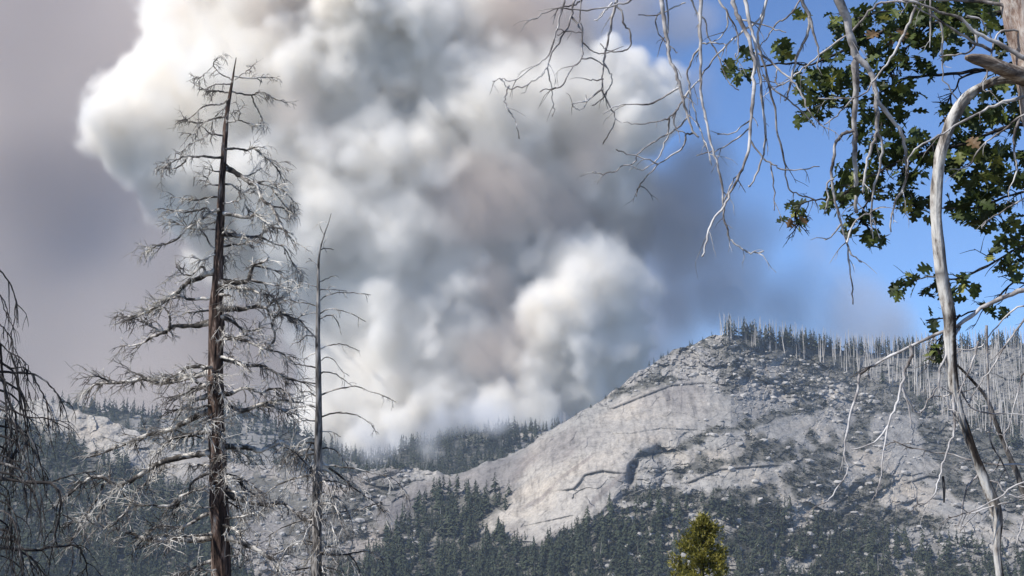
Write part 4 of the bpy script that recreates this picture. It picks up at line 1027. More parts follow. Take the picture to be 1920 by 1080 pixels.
HB = [
    up(1068, None, 5, [(1065, -30), (1058, 0), (1050, 25), (1045, 55), (1038, 80), (1022, 110), (1000, 125), (960, 152), (945, 148), (937, 147), (925, 153)]),
    up(1092, None, 5, [(1085, -20), (1075, 10), (1070, 35), (1060, 60), (1045, 85), (1030, 110), (1026, 128), (1010, 145), (985, 160), (955, 166), (945, 155), (937, 147)]),
    (3, [(955, 160), (947, 180), (950, 200), (960, 215), (968, 235), (973, 258)]), (3, [(1026, 128), (1032, 150), (1034, 170), (1038, 195), (1037, 220)]),
    up(1095, None, 4, [(1090, 10), (1088, 40), (1093, 55), (1085, 60), (1060, 60), (1045, 66)]), (4, [(1072, 32), (1085, 50), (1092, 75), (1090, 110), (1070, 130), (1055, 160), (1035, 165), (1012, 171)]),
    (3, [(1092, 80), (1110, 95), (1130, 100), (1150, 97)]), (3, [(1090, 110), (1110, 110), (1135, 125), (1146, 140), (1145, 160), (1130, 185), (1110, 200)]), (3, [(1098, 178), (1100, 192), (1095, 204), (1080, 203), (1072, 195)]),
    up(1165, None, 8, [(1160, -30), (1155, 0), (1145, 45), (1138, 85), (1133, 105), (1130, 145), (1128, 168)]), (3.4, [(1128, 168), (1100, 188), (1070, 194)]), (3.4, [(1128, 168), (1143, 200), (1155, 222), (1145, 245), (1130, 270)]),
    (4.4, [(1152, 5), (1165, 20), (1172, 48), (1182, 60), (1183, 80), (1175, 93), (1155, 97), (1135, 92), (1125, 82)]), (2.6, [(1132, 148), (1115, 150), (1098, 148)]),
    up(1200, None, 5, [(1185, -4), (1150, 10), (1100, 18), (1060, 17), (1040, 17), (1010, 30), (992, 37)]), up(1085, None, 6, [(1095, -20), (1085, 5), (1060, 12), (1040, 18)]), (4, [(1148, 5), (1135, 20), (1125, 32), (1115, 40)]),
    up(1232, None, 11, [(1236, -30), (1240, 0), (1243, 35), (1250, 70), (1253, 100), (1265, 130), (1275, 165), (1285, 200), (1292, 225), (1299, 245), (1308, 258)]), up(1252, None, 6, [(1250, -20), (1253, 40), (1250, 80)]),
    (4, [(1272, 165), (1250, 178), (1215, 195), (1170, 195), (1150, 202), (1130, 213)]), (4, [(1292, 170), (1270, 205), (1255, 220), (1235, 228), (1200, 232), (1170, 230)]), (3.4, [(1255, 222), (1253, 245), (1245, 275), (1230, 300), (1205, 318), (1180, 310)]),
    (4, [(1293, 215), (1270, 240), (1245, 255), (1215, 272), (1195, 290), (1190, 305), (1165, 312), (1150, 323), (1125, 326), (1112, 323)]), (4, [(1300, 250), (1287, 253), (1284, 270), (1265, 288), (1235, 308), (1210, 335), (1198, 350), (1194, 368)]),
    (3, [(1235, 308), (1210, 298), (1175, 288), (1155, 280)]), (3.4, [(1268, 205), (1265, 240), (1285, 250)]), (3, [(1240, 20), (1230, 35), (1232, 60), (1245, 75), (1262, 92), (1270, 98)]), (3, [(1285, 5), (1260, 15), (1230, 28), (1197, 28)]),
    up(1310, None, 6, [(1310, -30), (1314, 20), (1311, 60), (1313, 88), (1300, 105), (1290, 130), (1293, 165), (1297, 190), (1310, 235), (1320, 265), (1335, 310)]),
    up(1325, None, 8, [(1318, -30), (1312, 40), (1313, 85), (1314, 130), (1315, 180), (1322, 220), (1335, 270), (1345, 310), (1355, 345), (1356, 380), (1358, 410), (1365, 440), (1375, 455), (1395, 467), (1408, 475), (1430, 472)]),
    up(1300, None, 5, [(1290, -20), (1305, 20), (1322, 40), (1328, 70), (1345, 100), (1365, 150), (1385, 170)]), up(1450, None, 6, [(1440, -10), (1425, 35), (1390, 60), (1362, 85), (1335, 115), (1310, 150), (1290, 175), (1260, 220)]),
    up(1362, None, 10, [(1370, -30), (1378, 15), (1395, 50), (1408, 90), (1415, 120), (1412, 170), (1408, 220), (1405, 270), (1395, 310), (1380, 340), (1365, 370), (1358, 385), (1335, 415), (1325, 450), (1318, 480)]),
    up(1390, None, 9, [(1395, -30), (1400, 10), (1408, 50), (1416, 80), (1420, 110), (1426, 150), (1430, 210), (1435, 260), (1425, 310), (1410, 345), (1403, 348)]),
    (4.4, [(1406, 262), (1425, 290), (1450, 308), (1470, 318), (1500, 318), (1535, 312)]), up(1445, None, 7, [(1440, -20), (1430, 30), (1420, 70), (1430, 110), (1440, 150), (1450, 190), (1455, 240), (1470, 300), (1478, 350), (1500, 365), (1530, 375)]),
    (3.4, [(1405, 240), (1380, 260), (1350, 280), (1330, 285), (1305, 292)]), (3.4, [(1408, 225), (1370, 250), (1345, 253)]), (3.4, [(1445, 305), (1450, 350), (1453, 395)]), (3.4, [(1356, 380), (1370, 350), (1378, 335), (1395, 310)]),
    up(1340, None, 6, [(1340, -20), (1360, 20), (1378, 50), (1385, 90), (1378, 110), (1380, 100)]), (3.4, [(1362, 20), (1364, 45), (1355, 65), (1335, 80)]), (3.4, [(1314, 82), (1330, 80), (1355, 82), (1362, 86)]),
    up(1495, None, 10, [(1500, -20), (1505, 5), (1517, 28), (1515, 60), (1500, 90), (1490, 120), (1483, 150), (1478, 175), (1472, 190)]), (6, [(1518, 32), (1528, 70), (1535, 95), (1533, 130)]), (5, [(1422, 100), (1445, 115), (1465, 135), (1485, 150), (1500, 170), (1515, 205), (1530, 225), (1545, 240)]),
    (4, [(1500, 0), (1480, 30), (1455, 45), (1440, 70), (1425, 85)]), (4, [(1380, 35), (1410, 42), (1445, 52), (1475, 60)]), (4, [(1430, 140), (1450, 165), (1480, 190), (1510, 215), (1530, 240)]),
    up(1560, None, 20, [(1566, -40), (1572, 0), (1585, 30), (1595, 65), (1603, 100), (1605, 140), (1603, 180), (1602, 240), (1603, 290), (1604, 340), (1606, 400)]),
    (12, [(1604, 105), (1625, 125), (1638, 150), (1643, 200), (1645, 240), (1642, 255), (1630, 290), (1620, 330), (1618, 360)]), (6, [(1644, 250), (1653, 265), (1650, 310), (1638, 360), (1633, 410), (1638, 445)]),
    (9, [(1645, 190), (1670, 220), (1690, 250), (1698, 290), (1700, 330), (1690, 360), (1675, 390), (1670, 435)]), (7, [(1602, 245), (1585, 250), (1568, 265), (1562, 300), (1560, 330), (1565, 370), (1572, 400), (1580, 430), (1588, 455), (1590, 475), (1597, 530), (1600, 570)]),
    (4, [(1563, 335), (1550, 345), (1552, 370), (1545, 402)]), (4, [(1577, 420), (1562, 440), (1545, 450)]), (4, [(1588, 455), (1600, 420), (1630, 400), (1660, 385)]), (4, [(1590, 465), (1600, 480), (1615, 492)]), (4, [(1603, 180), (1590, 195), (1570, 215), (1545, 235)]),
    (7, [(1930, 30), (1860, 5), (1760, 0), (1700, 3), (1660, 3), (1630, 20), (1602, 55), (1560, 85), (1520, 118), (1503, 130), (1480, 150), (1460, 160), (1455, 150), (1457, 130)]),
    (11, [(1950, 125), (1920, 110), (1880, 85), (1830, 60), (1800, 35), (1760, 20), (1720, 5), (1690, 0)]), (7, [(1860, 96), (1820, 75), (1780, 50), (1740, 25), (1710, 10)]), (6, [(1718, 10), (1705, 40), (1690, 70), (1680, 95), (1660, 120), (1640, 150), (1620, 178), (1570, 185), (1535, 185)]),
    (5, [(1935, 60), (1890, 57), (1870, 65), (1860, 100), (1850, 140), (1843, 155), (1845, 170), (1860, 172)]), (7, [(1955, 175), (1920, 182), (1870, 195), (1840, 210), (1800, 230), (1760, 255), (1720, 275), (1703, 300), (1700, 330)]),
    (5, [(1965, 190), (1920, 215), (1880, 245), (1840, 275), (1815, 312), (1780, 318)]), (6, [(1912, 222), (1902, 250), (1902, 290), (1905, 320), (1890, 360)]), (5, [(2000, 330), (1920, 370), (1880, 395), (1850, 415), (1840, 430)]),
    (6, [(1830, 55), (1828, 85), (1810, 100), (1775, 105), (1760, 105)]), up(1745, None, 6, [(1745, -10), (1745, 40), (1743, 90)]), (5, [(1742, 18), (1765, 50), (1767, 100), (1770, 150), (1796, 190)]), (5, [(1812, 30), (1840, 40), (1850, 62)]),
    (12, [(2050, 520), (1925, 543), (1880, 558), (1840, 578), (1800, 610), (1770, 620), (1705, 650), (1640, 685), (1612, 702)]), (6, [(1612, 702), (1605, 740), (1590, 800), (1583, 850), (1590, 875), (1580, 900), (1555, 935), (1545, 945)]),
    (6, [(1706, 648), (1710, 665), (1695, 700), (1690, 730), (1675, 770), (1665, 800), (1655, 860), (1650, 900), (1643, 930)]), (4, [(1690, 725), (1700, 750), (1708, 790), (1712, 820), (1708, 835)]), (4.4, [(1692, 725), (1715, 770), (1730, 770), (1745, 745), (1790, 740), (1835, 725)]),
    (6, [(2060, 500), (1960, 540), (1920, 600), (1890, 640), (1860, 690), (1835, 725), (1812, 760)]), (4, [(1667, 795), (1640, 830), (1595, 843)]), (6, [(1800, 612), (1785, 640), (1765, 690), (1762, 730), (1780, 765), (1795, 790)]),
    (5, [(1850, 610), (1852, 700), (1855, 780), (1858, 830), (1880, 870), (1900, 905), (1935, 915)]), (5, [(2080, 640), (1930, 690), (1905, 750), (1885, 810), (1870, 815)]), (6, [(2100, 890), (1930, 872), (1850, 868), (1790, 853), (1735, 845), (1675, 827)]),
    (6, [(1786, 690), (1790, 800), (1780, 830), (1768, 870), (1760, 900), (1750, 930), (1725, 948), (1720, 935)]), (5, [(1840, 885), (1820, 905), (1810, 925), (1800, 980), (1790, 985)]), (5, [(2100, 860), (1930, 900), (1870, 935), (1830, 955), (1785, 970), (1778, 966)]),
    (4, [(2100, 900), (1930, 935), (1880, 945), (1810, 965)]), (4, [(1800, 730), (1830, 770), (1900, 775), (1935, 778)]), (5, [(2080, 600), (1930, 570), (1870, 610), (1840, 650), (1800, 655), (1786, 650)]), (4, [(1790, 740), (1760, 725), (1745, 745)]),
    (4, [(1847, 900), (1870, 905), (1895, 930), (1935, 935)]), (5, [(1925, 940), (1915, 990), (1905, 1020)]), (4, [(1835, 640), (1820, 690), (1800, 740), (1795, 790)]),
]
for w, pts in HB:
    pts = [(x, ohy(x) if y is None else y) for x, y in pts]
    L = sum(math.hypot(b[0] - a[0], b[1] - a[1]) for a, b in zip(pts[:-1], pts[1:]))
    branch_part(bare, pts, D4 + R4.uniform(-.04, .04), R4.uniform(-.25, .25), w, max(2.0, w * .35), M_HANG, M_HANG, R4, twigs=max(1, int(L * .012)), tl=(15, 60), droop=.5, level=1 if L > 150 else 0, kids=1, from_t=.25, sides=7, tw=2.6, rough=1.1, wig=.5)
hb = MB(); a = P(1768, 893, D4 + .1); b = P(1770, 942, D4 + .1)
hb.tube(np.array([a, (a + b) / 2 + np.array((.006, 0, 0)), b]), np.array([.011, .014, .008]), 7)
hb.build('bark_strip', M_DARKTWIG, bare)

# ---------------- living oak with leaves
D5 = 14.6
R5 = np.random.default_rng(77)
rows, bp = down_to_ground([(2330, 1085, D5, 90), (2290, 700, D5, 84), (2240, 350, D5, 70), (2190, 100, D5, 56), (2140, -100, D5, 44), (2080, -280, D5, 26)])
oak = empty('leafy_oak', bp, 'living oak behind the bare limb, its dark lobed leaves filling the upper right', 'oak tree')
trunk_mesh(oak, rows, M_OAKBARK, 24, 8, .08)
OB = [(14, [(2180, 60), (2050, 20), (1930, 20), (1830, 30), (1740, 45), (1660, 60), (1590, 90), (1520, 120), (1460, 118), (1385, 132)]), (12, [(2200, 180), (2050, 200), (1950, 230), (1880, 240), (1800, 270), (1720, 290), (1650, 320), (1600, 350), (1570, 372), (1530, 375), (1500, 385)]),
      (9, [(2220, 300), (2080, 330), (1950, 350), (1880, 370), (1820, 392), (1740, 390)]), (8, [(1930, 110), (1850, 130), (1760, 140), (1690, 150), (1620, 190), (1540, 180), (1510, 215)]), (8, [(2230, 380), (2080, 430), (1960, 450), (1900, 470), (1850, 500), (1790, 525), (1740, 520), (1695, 530)]),
      (6, [(2240, 460), (2080, 520), (1960, 540), (1900, 530), (1860, 570), (1800, 590), (1740, 600)]), (5, [(1800, 590), (1770, 630), (1755, 660)]), (5, [(1650, 320), (1630, 370), (1615, 410), (1640, 440)]), (5, [(1740, 45), (1700, 90), (1670, 140)]), (5, [(1720, 290), (1690, 330), (1700, 375)]),
      (6, [(1930, 20), (1880, -5), (1830, -20)]), (5, [(1690, 150), (1660, 200), (1650, 250)]), (4, [(1500, 385), (1490, 400), (1497, 420)]), (5, [(1850, 130), (1800, 150), (1770, 205)]), (5, [(1740, 45), (1700, 20), (1640, 25), (1590, 40)])]
for w, pts in OB:
    branch_part(oak, pts, D5, R5.uniform(-.1, .1), w, 2.6, M_DARKTWIG, M_DARKTWIG, R5, twigs=12, tl=(20, 50), droop=.15, level=1, kids=2, from_t=.3, sides=7, tw=3, rough=1.3, wig=.5)

CL = [(1460, 96, 20, 9), (1385, 130, 24, 12), (1400, 105, 14, 5), (1570, 40, 22, 8), (1600, 60, 35, 18), (1640, 60, 50, 36), (1690, 40, 40, 28), (1740, 35, 50, 40), (1800, 30, 50, 38), (1860, 35, 45, 34), (1900, 90, 25, 12), (1520, 160, 30, 18), (1510, 210, 22, 12), (1570, 130, 36, 24),
      (1560, 175, 38, 22), (1620, 200, 38, 18), (1660, 140, 40, 26), (1700, 190, 30, 14), (1700, 90, 32, 18), (1640, 245, 34, 16), (1680, 265, 42, 26), (1725, 290, 42, 32), (1650, 325, 50, 34), (1600, 345, 42, 26), (1575, 372, 26, 14), (1612, 420, 30, 14), (1640, 450, 14, 6), (1495, 405, 26, 10),
      (1705, 365, 34, 18), (1730, 392, 24, 12), (1800, 285, 45, 34), (1850, 250, 50, 42), (1830, 325, 50, 42), (1885, 320, 42, 32), (1820, 385, 40, 32), (1870, 400, 38, 24), (1900, 200, 32, 20), (1770, 212, 18, 8), (1905, 440, 28, 14), (1885, 480, 28, 12), (1695, 537, 22, 8), (1740, 520, 32, 11),
      (1785, 540, 24, 10), (1740, 598, 16, 4), (1755, 665, 18, 9), (1862, 580, 20, 6), (1820, 530, 20, 6), (1905, 505, 25, 9), (1880, 145, 25, 10), (1720, 140, 25, 10), (1760, 80, 30, 14), (1840, 200, 30, 12), (1505, 25, 12, 3)]


def leaf_geo():
    """lobed oak leaf in the xy plane, stalk at origin, length 1 along +y"""
    right = [(0.02, .0), (.03, .10), (.14, .14), (.27, .22), (.26, .30), (.13, .33), (.17, .40), (.38, .46), (.40, .55), (.34, .60), (.15, .58), (.17, .66), (.31, .75), (.28, .84), (.12, .83), (.08, .93), (.0, 1.0)]
    mid = [(0, y) for x, y in right]
    V = []
    for (x, y) in right: V.append((x, y, .10 * x - .22 * (y - .4) ** 2))
    for (x, y) in mid: V.append((0, y, -.02 - .22 * (y - .4) ** 2))
    for (x, y) in right: V.append((-x, y, .10 * x - .22 * (y - .4) ** 2))
    n = len(right); Fq = []
    for i in range(n - 1):
        Fq.append((n + i, i, i + 1, n + i + 1)); Fq.append((2 * n + i, n + i, n + i + 1, 2 * n + i + 1))
    return np.array(V), np.array(Fq)


LV, LF = leaf_geo()
leaves = []
oakl = np.array(oak.location)
for cx, cy, r, n in CL:
    for k in range(int(n * 1.7)):
        a = R5.uniform(0, 6.28); q = r * math.sqrt(R5.uniform(0, 1)) * 1.2
        px, py = cx + q * math.cos(a), cy + q * .85 * math.sin(a)
        d = D5 + R5.normal(0, .28) * (r / 35)
        L = R5.uniform(.11, .20)
        yv = unit(np.array((R5.normal(-.2, .9), R5.normal(0, .8), R5.normal(-.55, .5))))
        zn = unit(np.cross(yv, unit(R5.normal(0, 1, 3)) + np.array((0, 0, .0))))
        if zn[2] < 0: zn = -zn
        zn = unit(zn + np.array((0, 0, .5)) - yv * yv[2] * .5)
        xv = unit(np.cross(yv, zn)); zn = np.cross(xv, yv)
        dry = (abs(cx - 1495) < 5 and R5.random() < .3)
        tone = 1.0 if dry else min(.93, R5.beta(1.4, 2.0) * 1.05)
        p0 = P(px, py, d) - yv * L * .5
        curl = R5.uniform(.3, 2.2)
        M = np.stack([xv * L * R5.uniform(.8, 1.15), yv * L, zn * L * curl], 0)
        leaves.append((L * abs(np.cross(xv, yv) @ np.array((0, 1, 0))) + L * .4, M, p0, tone))
leaves.sort(key=lambda t: -t[0])
base_meshes = {}
for k, (s_, M, p0, tone) in enumerate(leaves[:300]):
    tb = round(tone * 6) / 6
    if tb not in base_meshes:
        o = mesh_obj('leaf', LV, LF, M_LEAF, attrs={'tone': np.full(len(LV), tb)}); base_meshes[tb] = o.data; bpy.data.objects.remove(o)
    o = bpy.data.objects.new('leaf', base_meshes[tb]); S.collection.objects.link(o); o.parent = oak
    m4 = Matrix(((M[0][0], M[1][0], M[2][0], p0[0] - oakl[0]), (M[0][1], M[1][1], M[2][1], p0[1] - oakl[1]), (M[0][2], M[1][2], M[2][2], p0[2] - oakl[2]), (0, 0, 0, 1)))
    o.matrix_local = m4
    if tone > .99: o['label'] = 'dry brown leaf'
VV, FF, TT = [], [], []
for k, (s_, M, p0, tone) in enumerate(leaves[300:]):
    VV.append(LV @ M + p0 - oakl); FF.append(LF + k * len(LV)); TT.append(np.full(len(LV), tone))
o = mesh_obj('leaves', np.concatenate(VV), np.concatenate(FF), M_LEAF, oak, attrs={'tone': np.concatenate(TT)})
o['kind'] = 'stuff'

# ---------------- young yellow-green conifer at the bottom
D6 = 62.0
R6 = np.random.default_rng(3)
rows, bp = down_to_ground([(1316, 1090, D6, 10), (1317, 1050, D6, 7), (1318, 1010, D6, 4), (1316, 972, D6, 1.5)])
ced = empty('young_conifer', bp, 'young conifer with bright yellow green sprays rising at the bottom edge', 'conifer tree')
trunk_mesh(ced, rows, M_DARKTWIG, 10, 6, .1)
ax = P(1317, 1000, D6); pxm = D6 / F
cl, cf, ct = [], [], []
ncl = 0
topz = P(1316, 970, D6)[2]
for k in range(90):
    h = 8.6 * (k / 90) ** 1.3                                   # metres below the tip
    z = topz - h - .05
    rad = min(1.4, .08 + .68 * h) * R6.uniform(.6, 1.15)
    a = R6.uniform(0, 6.28)
    dirv = unit(np.array((math.cos(a), math.sin(a), R6.uniform(.25, .7))))
    p0 = np.array((ax[0] + (0.0), P(1317, 1000, D6)[1], z))
    mb = MB()
    pts = np.array([p0, p0 + dirv * rad * .5 + np.array((0, 0, -.02)), p0 + dirv * rad + np.array((0, 0, .05))])
    mb.tube(pts, np.array([.022, .015, .006]) * (1 + h * .1), 5)
    mb.build('branch', M_DARKTWIG, ced)
    for q in range(int(30 + 34 * min(rad, 1.2))):
        t = R6.uniform(.35, 1.1)
        c = p0 + dirv * rad * t + R6.normal(0, .085, 3) * (1 + .5 * rad)
        L = R6.uniform(.08, .22)
        for _ in range(4):
            u = unit(np.array((R6.normal(dirv[0] * .5, .5), R6.normal(dirv[1] * .5, .5), R6.normal(.45, .5)))); s2 = unit(np.cross(u, R6.normal(0, 1, 3))) * L * .2
            cl += [c - s2, c + s2, c + u * L]; cf.append((ncl, ncl + 1, ncl + 2)); ct += [R6.beta(2, 2)] * 3; ncl += 3
            c = c + R6.normal(0, .03, 3)
o = mesh_obj('crown', np.array(cl) - np.array(ced.location), np.array(cf), M_CEDAR, ced, attrs={'tone': np.array(ct)})


# ------------------------------------------------------------------ haze and smoke
def vol_mat(name, col, dens, g=0.0):
    m = bpy.data.materials.new(name); m.use_nodes = True; nt = m.node_tree; nt.nodes.clear()
    out = nt.nodes.new('ShaderNodeOutputMaterial'); pv = nt.nodes.new('ShaderNodeVolumePrincipled')
    pv.inputs['Color'].default_value = (*col, 1); pv.inputs['Density'].default_value = dens; pv.inputs['Anisotropy'].default_value = g
    nt.links.new(pv.outputs[0], out.inputs['Volume']); return m


x0, x1, y0, y1, z0, z1 = -2620, 2620, -70, 3760, -151.5, 760
c8 = [(x, y, z) for z in (z0, z1) for y in (y0, y1) for x in (x0, x1)]
hz = mesh_obj("haze", c8, [f[::-1] for f in ((0, 1, 3, 2), (4, 6, 7, 5), (0, 4, 5, 1), (2, 3, 7, 6), (0, 2, 6, 4), (1, 5, 7, 3))], vol_mat('haze_air', (0.66, 0.80, 1.0), 4.2e-5))
put(hz, 'thin blue smoke haze lying in the valley air', None, None, 'stuff')


def smoke(name, box, res, dens, mat, label):
    (ax0, ax1), (ay0, ay1), (az0, az1) = box; nx, ny, nz = res
    me = bpy.data.meshes.new(name + '_samples'); me.vertices.add(nx * ny * nz)
    a = me.attributes.new('rho', 'FLOAT', 'POINT'); a.data.foreach_set('value', dens.astype(np.float32).ravel())
    src = bpy.data.objects.new(name + '_samples', me)
    ng = bpy.data.node_groups.new(name, 'GeometryNodeTree')
    ng.interface.new_socket('Geometry', in_out='INPUT', socket_type='NodeSocketGeometry')
    ng.interface.new_socket('Geometry', in_out='OUTPUT', socket_type='NodeSocketGeometry')
    Nn = ng.nodes; L = ng.links
    go = Nn.new('NodeGroupOutput'); oi = Nn.new('GeometryNodeObjectInfo'); oi.inputs[0].default_value = src
    vc = Nn.new('GeometryNodeVolumeCube')
    vc.inputs['Min'].default_value = (ax0, ay0, az0); vc.inputs['Max'].default_value = (ax1, ay1, az1)
    for s_, v in zip(('Resolution X', 'Resolution Y', 'Resolution Z'), res): vc.inputs[s_].default_value = v
    pos = Nn.new('GeometryNodeInputPosition'); sx = Nn.new('ShaderNodeSeparateXYZ'); L.new(pos.outputs[0], sx.inputs[0])

    def mth(op, a, b=None):
        n = Nn.new('ShaderNodeMath'); n.operation = op
        for i, v in enumerate((a, b)):
            if v is None: continue
            if isinstance(v, (int, float)): n.inputs[i].default_value = v
            else: L.new(v, n.inputs[i])
        return n.outputs[0]
    ix = []
    for k, (lo, hi, n_) in enumerate(((ax0, ax1, nx), (ay0, ay1, ny), (az0, az1, nz))):
        t = mth('MULTIPLY', mth('SUBTRACT', sx.outputs[k], float(lo)), (n_ - 1) / (hi - lo))
        ix.append(mth('MINIMUM', mth('MAXIMUM', mth('ROUND', t), 0.0), n_ - 1.0))
    ii = mth('ADD', mth('MULTIPLY', mth('ADD', mth('MULTIPLY', ix[0], float(ny)), ix[1]), float(nz)), ix[2])
    si = Nn.new('GeometryNodeSampleIndex'); si.data_type = 'FLOAT'; si.domain = 'POINT'
    na = Nn.new('GeometryNodeInputNamedAttribute'); na.data_type = 'FLOAT'; na.inputs[0].default_value = 'rho'
    L.new(oi.outputs['Geometry'], si.inputs['Geometry']); L.new(na.outputs[0], si.inputs['Value']); L.new(ii, si.inputs['Index'])
    L.new(si.outputs[0], vc.inputs['Density'])
    sm = Nn.new('GeometryNodeSetMaterial'); sm.inputs['Material'].default_value = mat
    L.new(vc.outputs[0], sm.inputs[0]); L.new(sm.outputs[0], go.inputs[0])
    v = bpy.data.volumes.new(name); o = bpy.data.objects.new(name, v); S.collection.objects.link(o)
    v.materials.append(mat)
    md = o.modifiers.new('nodes', 'NODES'); md.node_group = ng
    put(o, label, None, None, 'stuff')
    return o


DS = 4500.0
US = DS / F


def grid(px0, px1, py0, py1, dy0, dy1, vx):
    gx0, gx1 = (px0 - 960) * US, (px1 - 960) * US
    gz0 = P(960, py1, DS)[2]; gz1 = P(960, py0, DS)[2]
    gy0, gy1 = DS * CP + dy0, DS * CP + dy1
    res = [int((gx1 - gx0) / vx), int((gy1 - gy0) / vx), int((gz1 - gz0) / vx)]
    X = np.linspace(gx0, gx1, res[0], dtype=np.float32)[:, None, None]; Y = np.linspace(gy0, gy1, res[1], dtype=np.float32)[None, :, None]; Z = np.linspace(gz0, gz1, res[2], dtype=np.float32)[None, None, :]
    return ((gx0, gx1), (gy0, gy1), (gz0, gz1)), res, X, Y, Z


def lobes(L, X, Y, Z, res, sq=1.0):
    f = np.full(res, -1e3, np.float32)
    for (a, b, r, dd) in L:
        c = P(a, b, DS + dd * US)
        f = np.maximum(f, r * US - np.sqrt((X - c[0]) ** 2 + ((Y - c[1]) * sq) ** 2 + (Z - c[2]) ** 2))
    return f


rng = np.random.default_rng(104)
# white billows: (px, py, radius px, depth offset px; negative is nearer)
W = [(330, 230, 150, 30), (450, 170, 170, 20), (600, 150, 180, 40), (400, 330, 130, 40), (540, 330, 160, 10), (720, 60, 190, 60), (860, 40, 130, 60), (300, 150, 90, 60),
     (870, 165, 100, -30), (950, 190, 115, -60), (1060, 175, 110, -40), (1150, 195, 100, -10), (1205, 225, 80, 10), (1225, 165, 50, 20), (690, 400, 180, 30), (610, 500, 110, 60), (640, 600, 105, 30), (720, 520, 150, 0), (800, 300, 140, 20),
     (1010, 330, 110, 20), (900, 430, 130, 90), (1120, 330, 100, 30), (1160, 400, 70, 30), (1080, 500, 88, -90), (1005, 480, 52, -90), (1140, 560, 88, -80), (1050, 590, 100, -110), (1150, 650, 74, -90), (1010, 690, 66, -120), (1090, 720, 70, -110),
     (760, 650, 110, -60), (690, 730, 80, -70), (850, 640, 88, -60), (830, 740, 74, -110), (930, 770, 56, -130), (640, 700, 74, -40), (690, 800, 52, -130), (500, 20, 190, 80), (760, 800, 50, -140), (1010, 780, 50, -130), (600, 780, 60, -60),
     (560, 420, 110, 60), (480, 420, 70, 70),
     (640, 420, 125, -50), (745, 440, 110, -80), (700, 290, 115, -40), (830, 500, 80, -70), (560, 560, 70, 10),
     (620, 360, 300, 330), (930, 440, 270, 320), (450, 180, 230, 300), (800, 640, 200, 160), (1010, 220, 170, 200)]
box, res, X, Y, Z = grid(60, 1420, -140, 900, -560, 520, 7.8)
f = lobes(W, X, Y, Z, res)


def billow(f, L, n2, n3, frac2, frac3, box, res, squash=.9):
    """cauliflower heads: smaller lobes budding from the surfaces of the big ones"""
    lo = np.array([b[0] for b in box]); hi = np.array([b[1] for b in box]); st = (hi - lo) / (np.array(res) - 1)
    def stamp(c, r):
        a = np.clip(((c - r * 1.5 - lo) / st).astype(int), 0, np.array(res)); b = np.clip(((c + r * 1.5 - lo) / st).astype(int) + 1, 0, np.array(res))
        if (b <= a).any(): return
        gx_, gy_, gz_ = [(lo[k] + np.arange(a[k], b[k]) * st[k]).astype(np.float32) for k in range(3)]
        g = r - np.sqrt((gx_[:, None, None] - c[0]) ** 2 + (gy_[None, :, None] - c[1]) ** 2 + (gz_[None, None] - c[2]) ** 2)
        v = f[a[0]:b[0], a[1]:b[1], a[2]:b[2]]; np.maximum(v, g, out=v)
    for (px, py, r, dd) in L:
        c = P(px, py, DS + dd * US); r = r * US
        for _ in range(n2):
            u = unit(rng.normal(0, 1, 3) + np.array((-.25, -.55, .15))); r2 = r * rng.uniform(*frac2)
            c2 = c + u * (r - r2 * .35); stamp(c2, r2)
            for _ in range(n3):
                u3 = unit(rng.normal(0, 1, 3) + u * .8); r3 = r2 * rng.uniform(*frac3)
                stamp(c2 + u3 * (r2 - r3 * .3), r3)
    return f


f = billow(f, W, 11, 10, (.2, .42), (.18, .42), box, res)
for cell, amp in ((11, 30), (5.5, 25), (2.8, 16)):
    f += amp * noise3(res, cell)
big = noise3(res, 30)
wd = 32 + 55 * sstep(.05, .45, noise3(res, 30)) + 40 * sstep(760, 300, X / US + 960)
d = np.clip((f + 4) / wd, 0, 1) ** 1.3
d *= np.clip(.8 + .5 * big, .3, 1.2)
print('smoke grid', res, d.size)
smoke('smoke_plume', box, res, d, vol_mat('white_smoke', (0.993, 0.975, 0.940), 0.044), 'towering billows of white wildfire smoke rising behind the saddle')

# brown smoke mixed in; its dark tone also paints the billows' self-shadow
B = [(330, 20, 70, -20), (390, 30, 60, -20), (760, 170, 60, -120), (700, 215, 45, -130), (620, 265, 45, -120), (900, 370, 100, -90), (960, 350, 70, -100), (930, 540, 70, -110), (960, 620, 50, -140), (930, 660, 60, -130), (1230, 350, 80, -20),
     (1190, 450, 80, 30), (1260, 420, 80, 40), (970, 20, 110, -10), (1060, 50, 90, 30), (740, 710, 34, -160), (1110, 290, 60, -100), (1040, 400, 60, -60), (520, 30, 60, -60), (560, 200, 40, -140)]
box, res, X, Y, Z = grid(180, 1420, -120, 800, -480, 320, 18.0)
f = lobes(B, X, Y, Z, res)
for cell, amp in ((10, 60), (5, 40), (2.5, 20)):
    f += amp * noise3(res, cell)
d = np.clip(f / 150, 0, 1) ** 1.2
smoke('brown_shade_smoke', box, res, d, vol_mat('brown_shade_smoke', (0.775, 0.70, 0.64), 0.013), 'brownish smoke with painted shade rolling between the white billows')

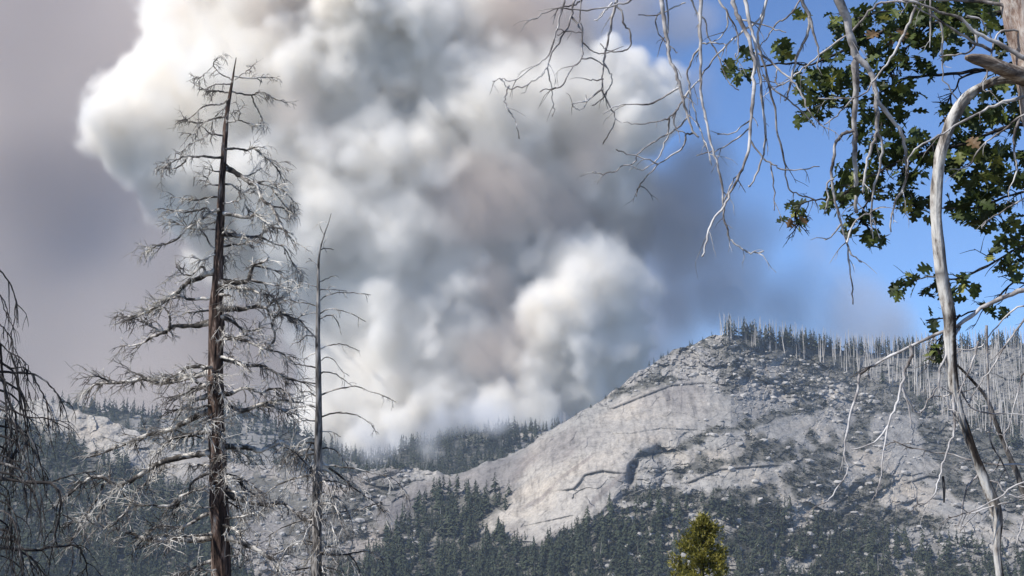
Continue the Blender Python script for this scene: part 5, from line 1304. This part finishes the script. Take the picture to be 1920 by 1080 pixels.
# smoke drifting right above the dome, the plume's shadow put into its slate colour
DR = [(1290, 400, 90, 20), (1270, 500, 90, 40), (1340, 460, 90, 40), (1260, 570, 80, 40), (1200, 440, 80, 60), (1390, 520, 130, 30), (1480, 560, 130, 20), (1580, 590, 120, 20), (1680, 610, 90, 20), (1310, 330, 70, 20), (1180, 20, 100, 40), (1260, 60, 80, 40), (1090, 30, 90, 0), (1300, 160, 60, 30)]
box, res, X, Y, Z = grid(940, 1860, -140, 800, -300, 380, 18.0)
f = lobes(DR, X, Y, Z, res)
for cell, amp in ((12, 90), (6, 60), (3, 26)):
    f += amp * noise3(res, cell)
d = np.clip(f / 190, 0, 1) ** 1.1 * (1 - .5 * sstep(1260, 1460, X / US + 960))
smoke('plume_shade_smoke', box, res, d, vol_mat('plume_shade_smoke', (0.66, 0.65, 0.68), 0.0125), 'shade tinted slate smoke drifting right above the granite summit')

# pall behind everything, shade put into its grey colour, thinning to the right
box, res, X, Y, Z = grid(-1300, 2700, -700, 1000, 700, 2200, 48.0)
pxg = X / US * .76 + 960
pyg = 1000 - (Z / US) * .76
e = 1290 - 0 * pyg + 140 * noise3(res, 14) + 60 * noise3(res, 6) - 60 * sstep(300, 0, pyg) + 180 * sstep(330, 560, pyg)
edge = sstep(0, 1, (e - pxg) / 400)
vert = np.ones(res)
side = np.clip((Y - Y.min() - 180 - 170 * noise3(res, 9) - 80 * noise3(res, 4)) / 260, 0, 1) * np.minimum(1, (Y.max() - Y) / 250)
d = edge * side * (0.85 + .3 * noise3(res, 12) + .2 * noise3(res, 5)).clip(.3, 2)
d *= 1 - .3 * sstep(1050, 1300, pxg)
smoke('smoke_pall', box, res, d, vol_mat('shade_grey_smoke', (0.85, 0.80, 0.765), 0.0042), 'broad grey mauve pall of smoke filling the sky at the left')

# thin smoke drifting through the burning trees on the saddle ridge, nearer than the plume
DW = 3060.0; UW = DW / F
wl = [(700, 838, 26, 0), (740, 825, 30, 10), (800, 815, 34, 0), (830, 800, 34, 20), (870, 790, 30, 10), (910, 775, 34, 30), (950, 780, 30, 20), (990, 785, 28, 30), (815, 845, 20, -20), (1030, 785, 24, 40), (860, 835, 18, -10), (640, 830, 26, 20), (680, 815, 30, 20), (760, 830, 22, -10), (930, 790, 24, 0)]
vx = 9.0
wb = ((float(P(580, 0, DW)[0]), float(P(1090, 0, DW)[0])), (DW * CP - 80, DW * CP + 230), (float(P(960, 890, DW)[2]), float(P(960, 700, DW)[2])))
wr = [int((b - a) / vx) for a, b in wb]
WX, WY, WZ = [np.linspace(b[0], b[1], n_, dtype=np.float32).reshape(sh) for b, n_, sh in zip(wb, wr, ((-1, 1, 1), (1, -1, 1), (1, 1, -1)))]
f = np.full(wr, -1e3, np.float32)
for a_, b_, r_, q_ in wl:
    c = P(a_, b_, DW + q_ * UW * 1.5 + 60); f = np.maximum(f, r_ * UW - np.sqrt((WX - c[0]) ** 2 + (WY - c[1]) ** 2 + (WZ - c[2]) ** 2))
for cell, amp in ((8, 30), (4, 20), (2, 10)): f += amp * noise3(wr, cell)
d = np.clip(f / 50, 0, 1) ** 1.3
smoke('smoke_wisps', wb, wr, d, vol_mat('blue_white_smoke', (0.97, 0.98, 1.0), 0.014), 'thin bluish smoke drifting among the trees of the saddle ridge')
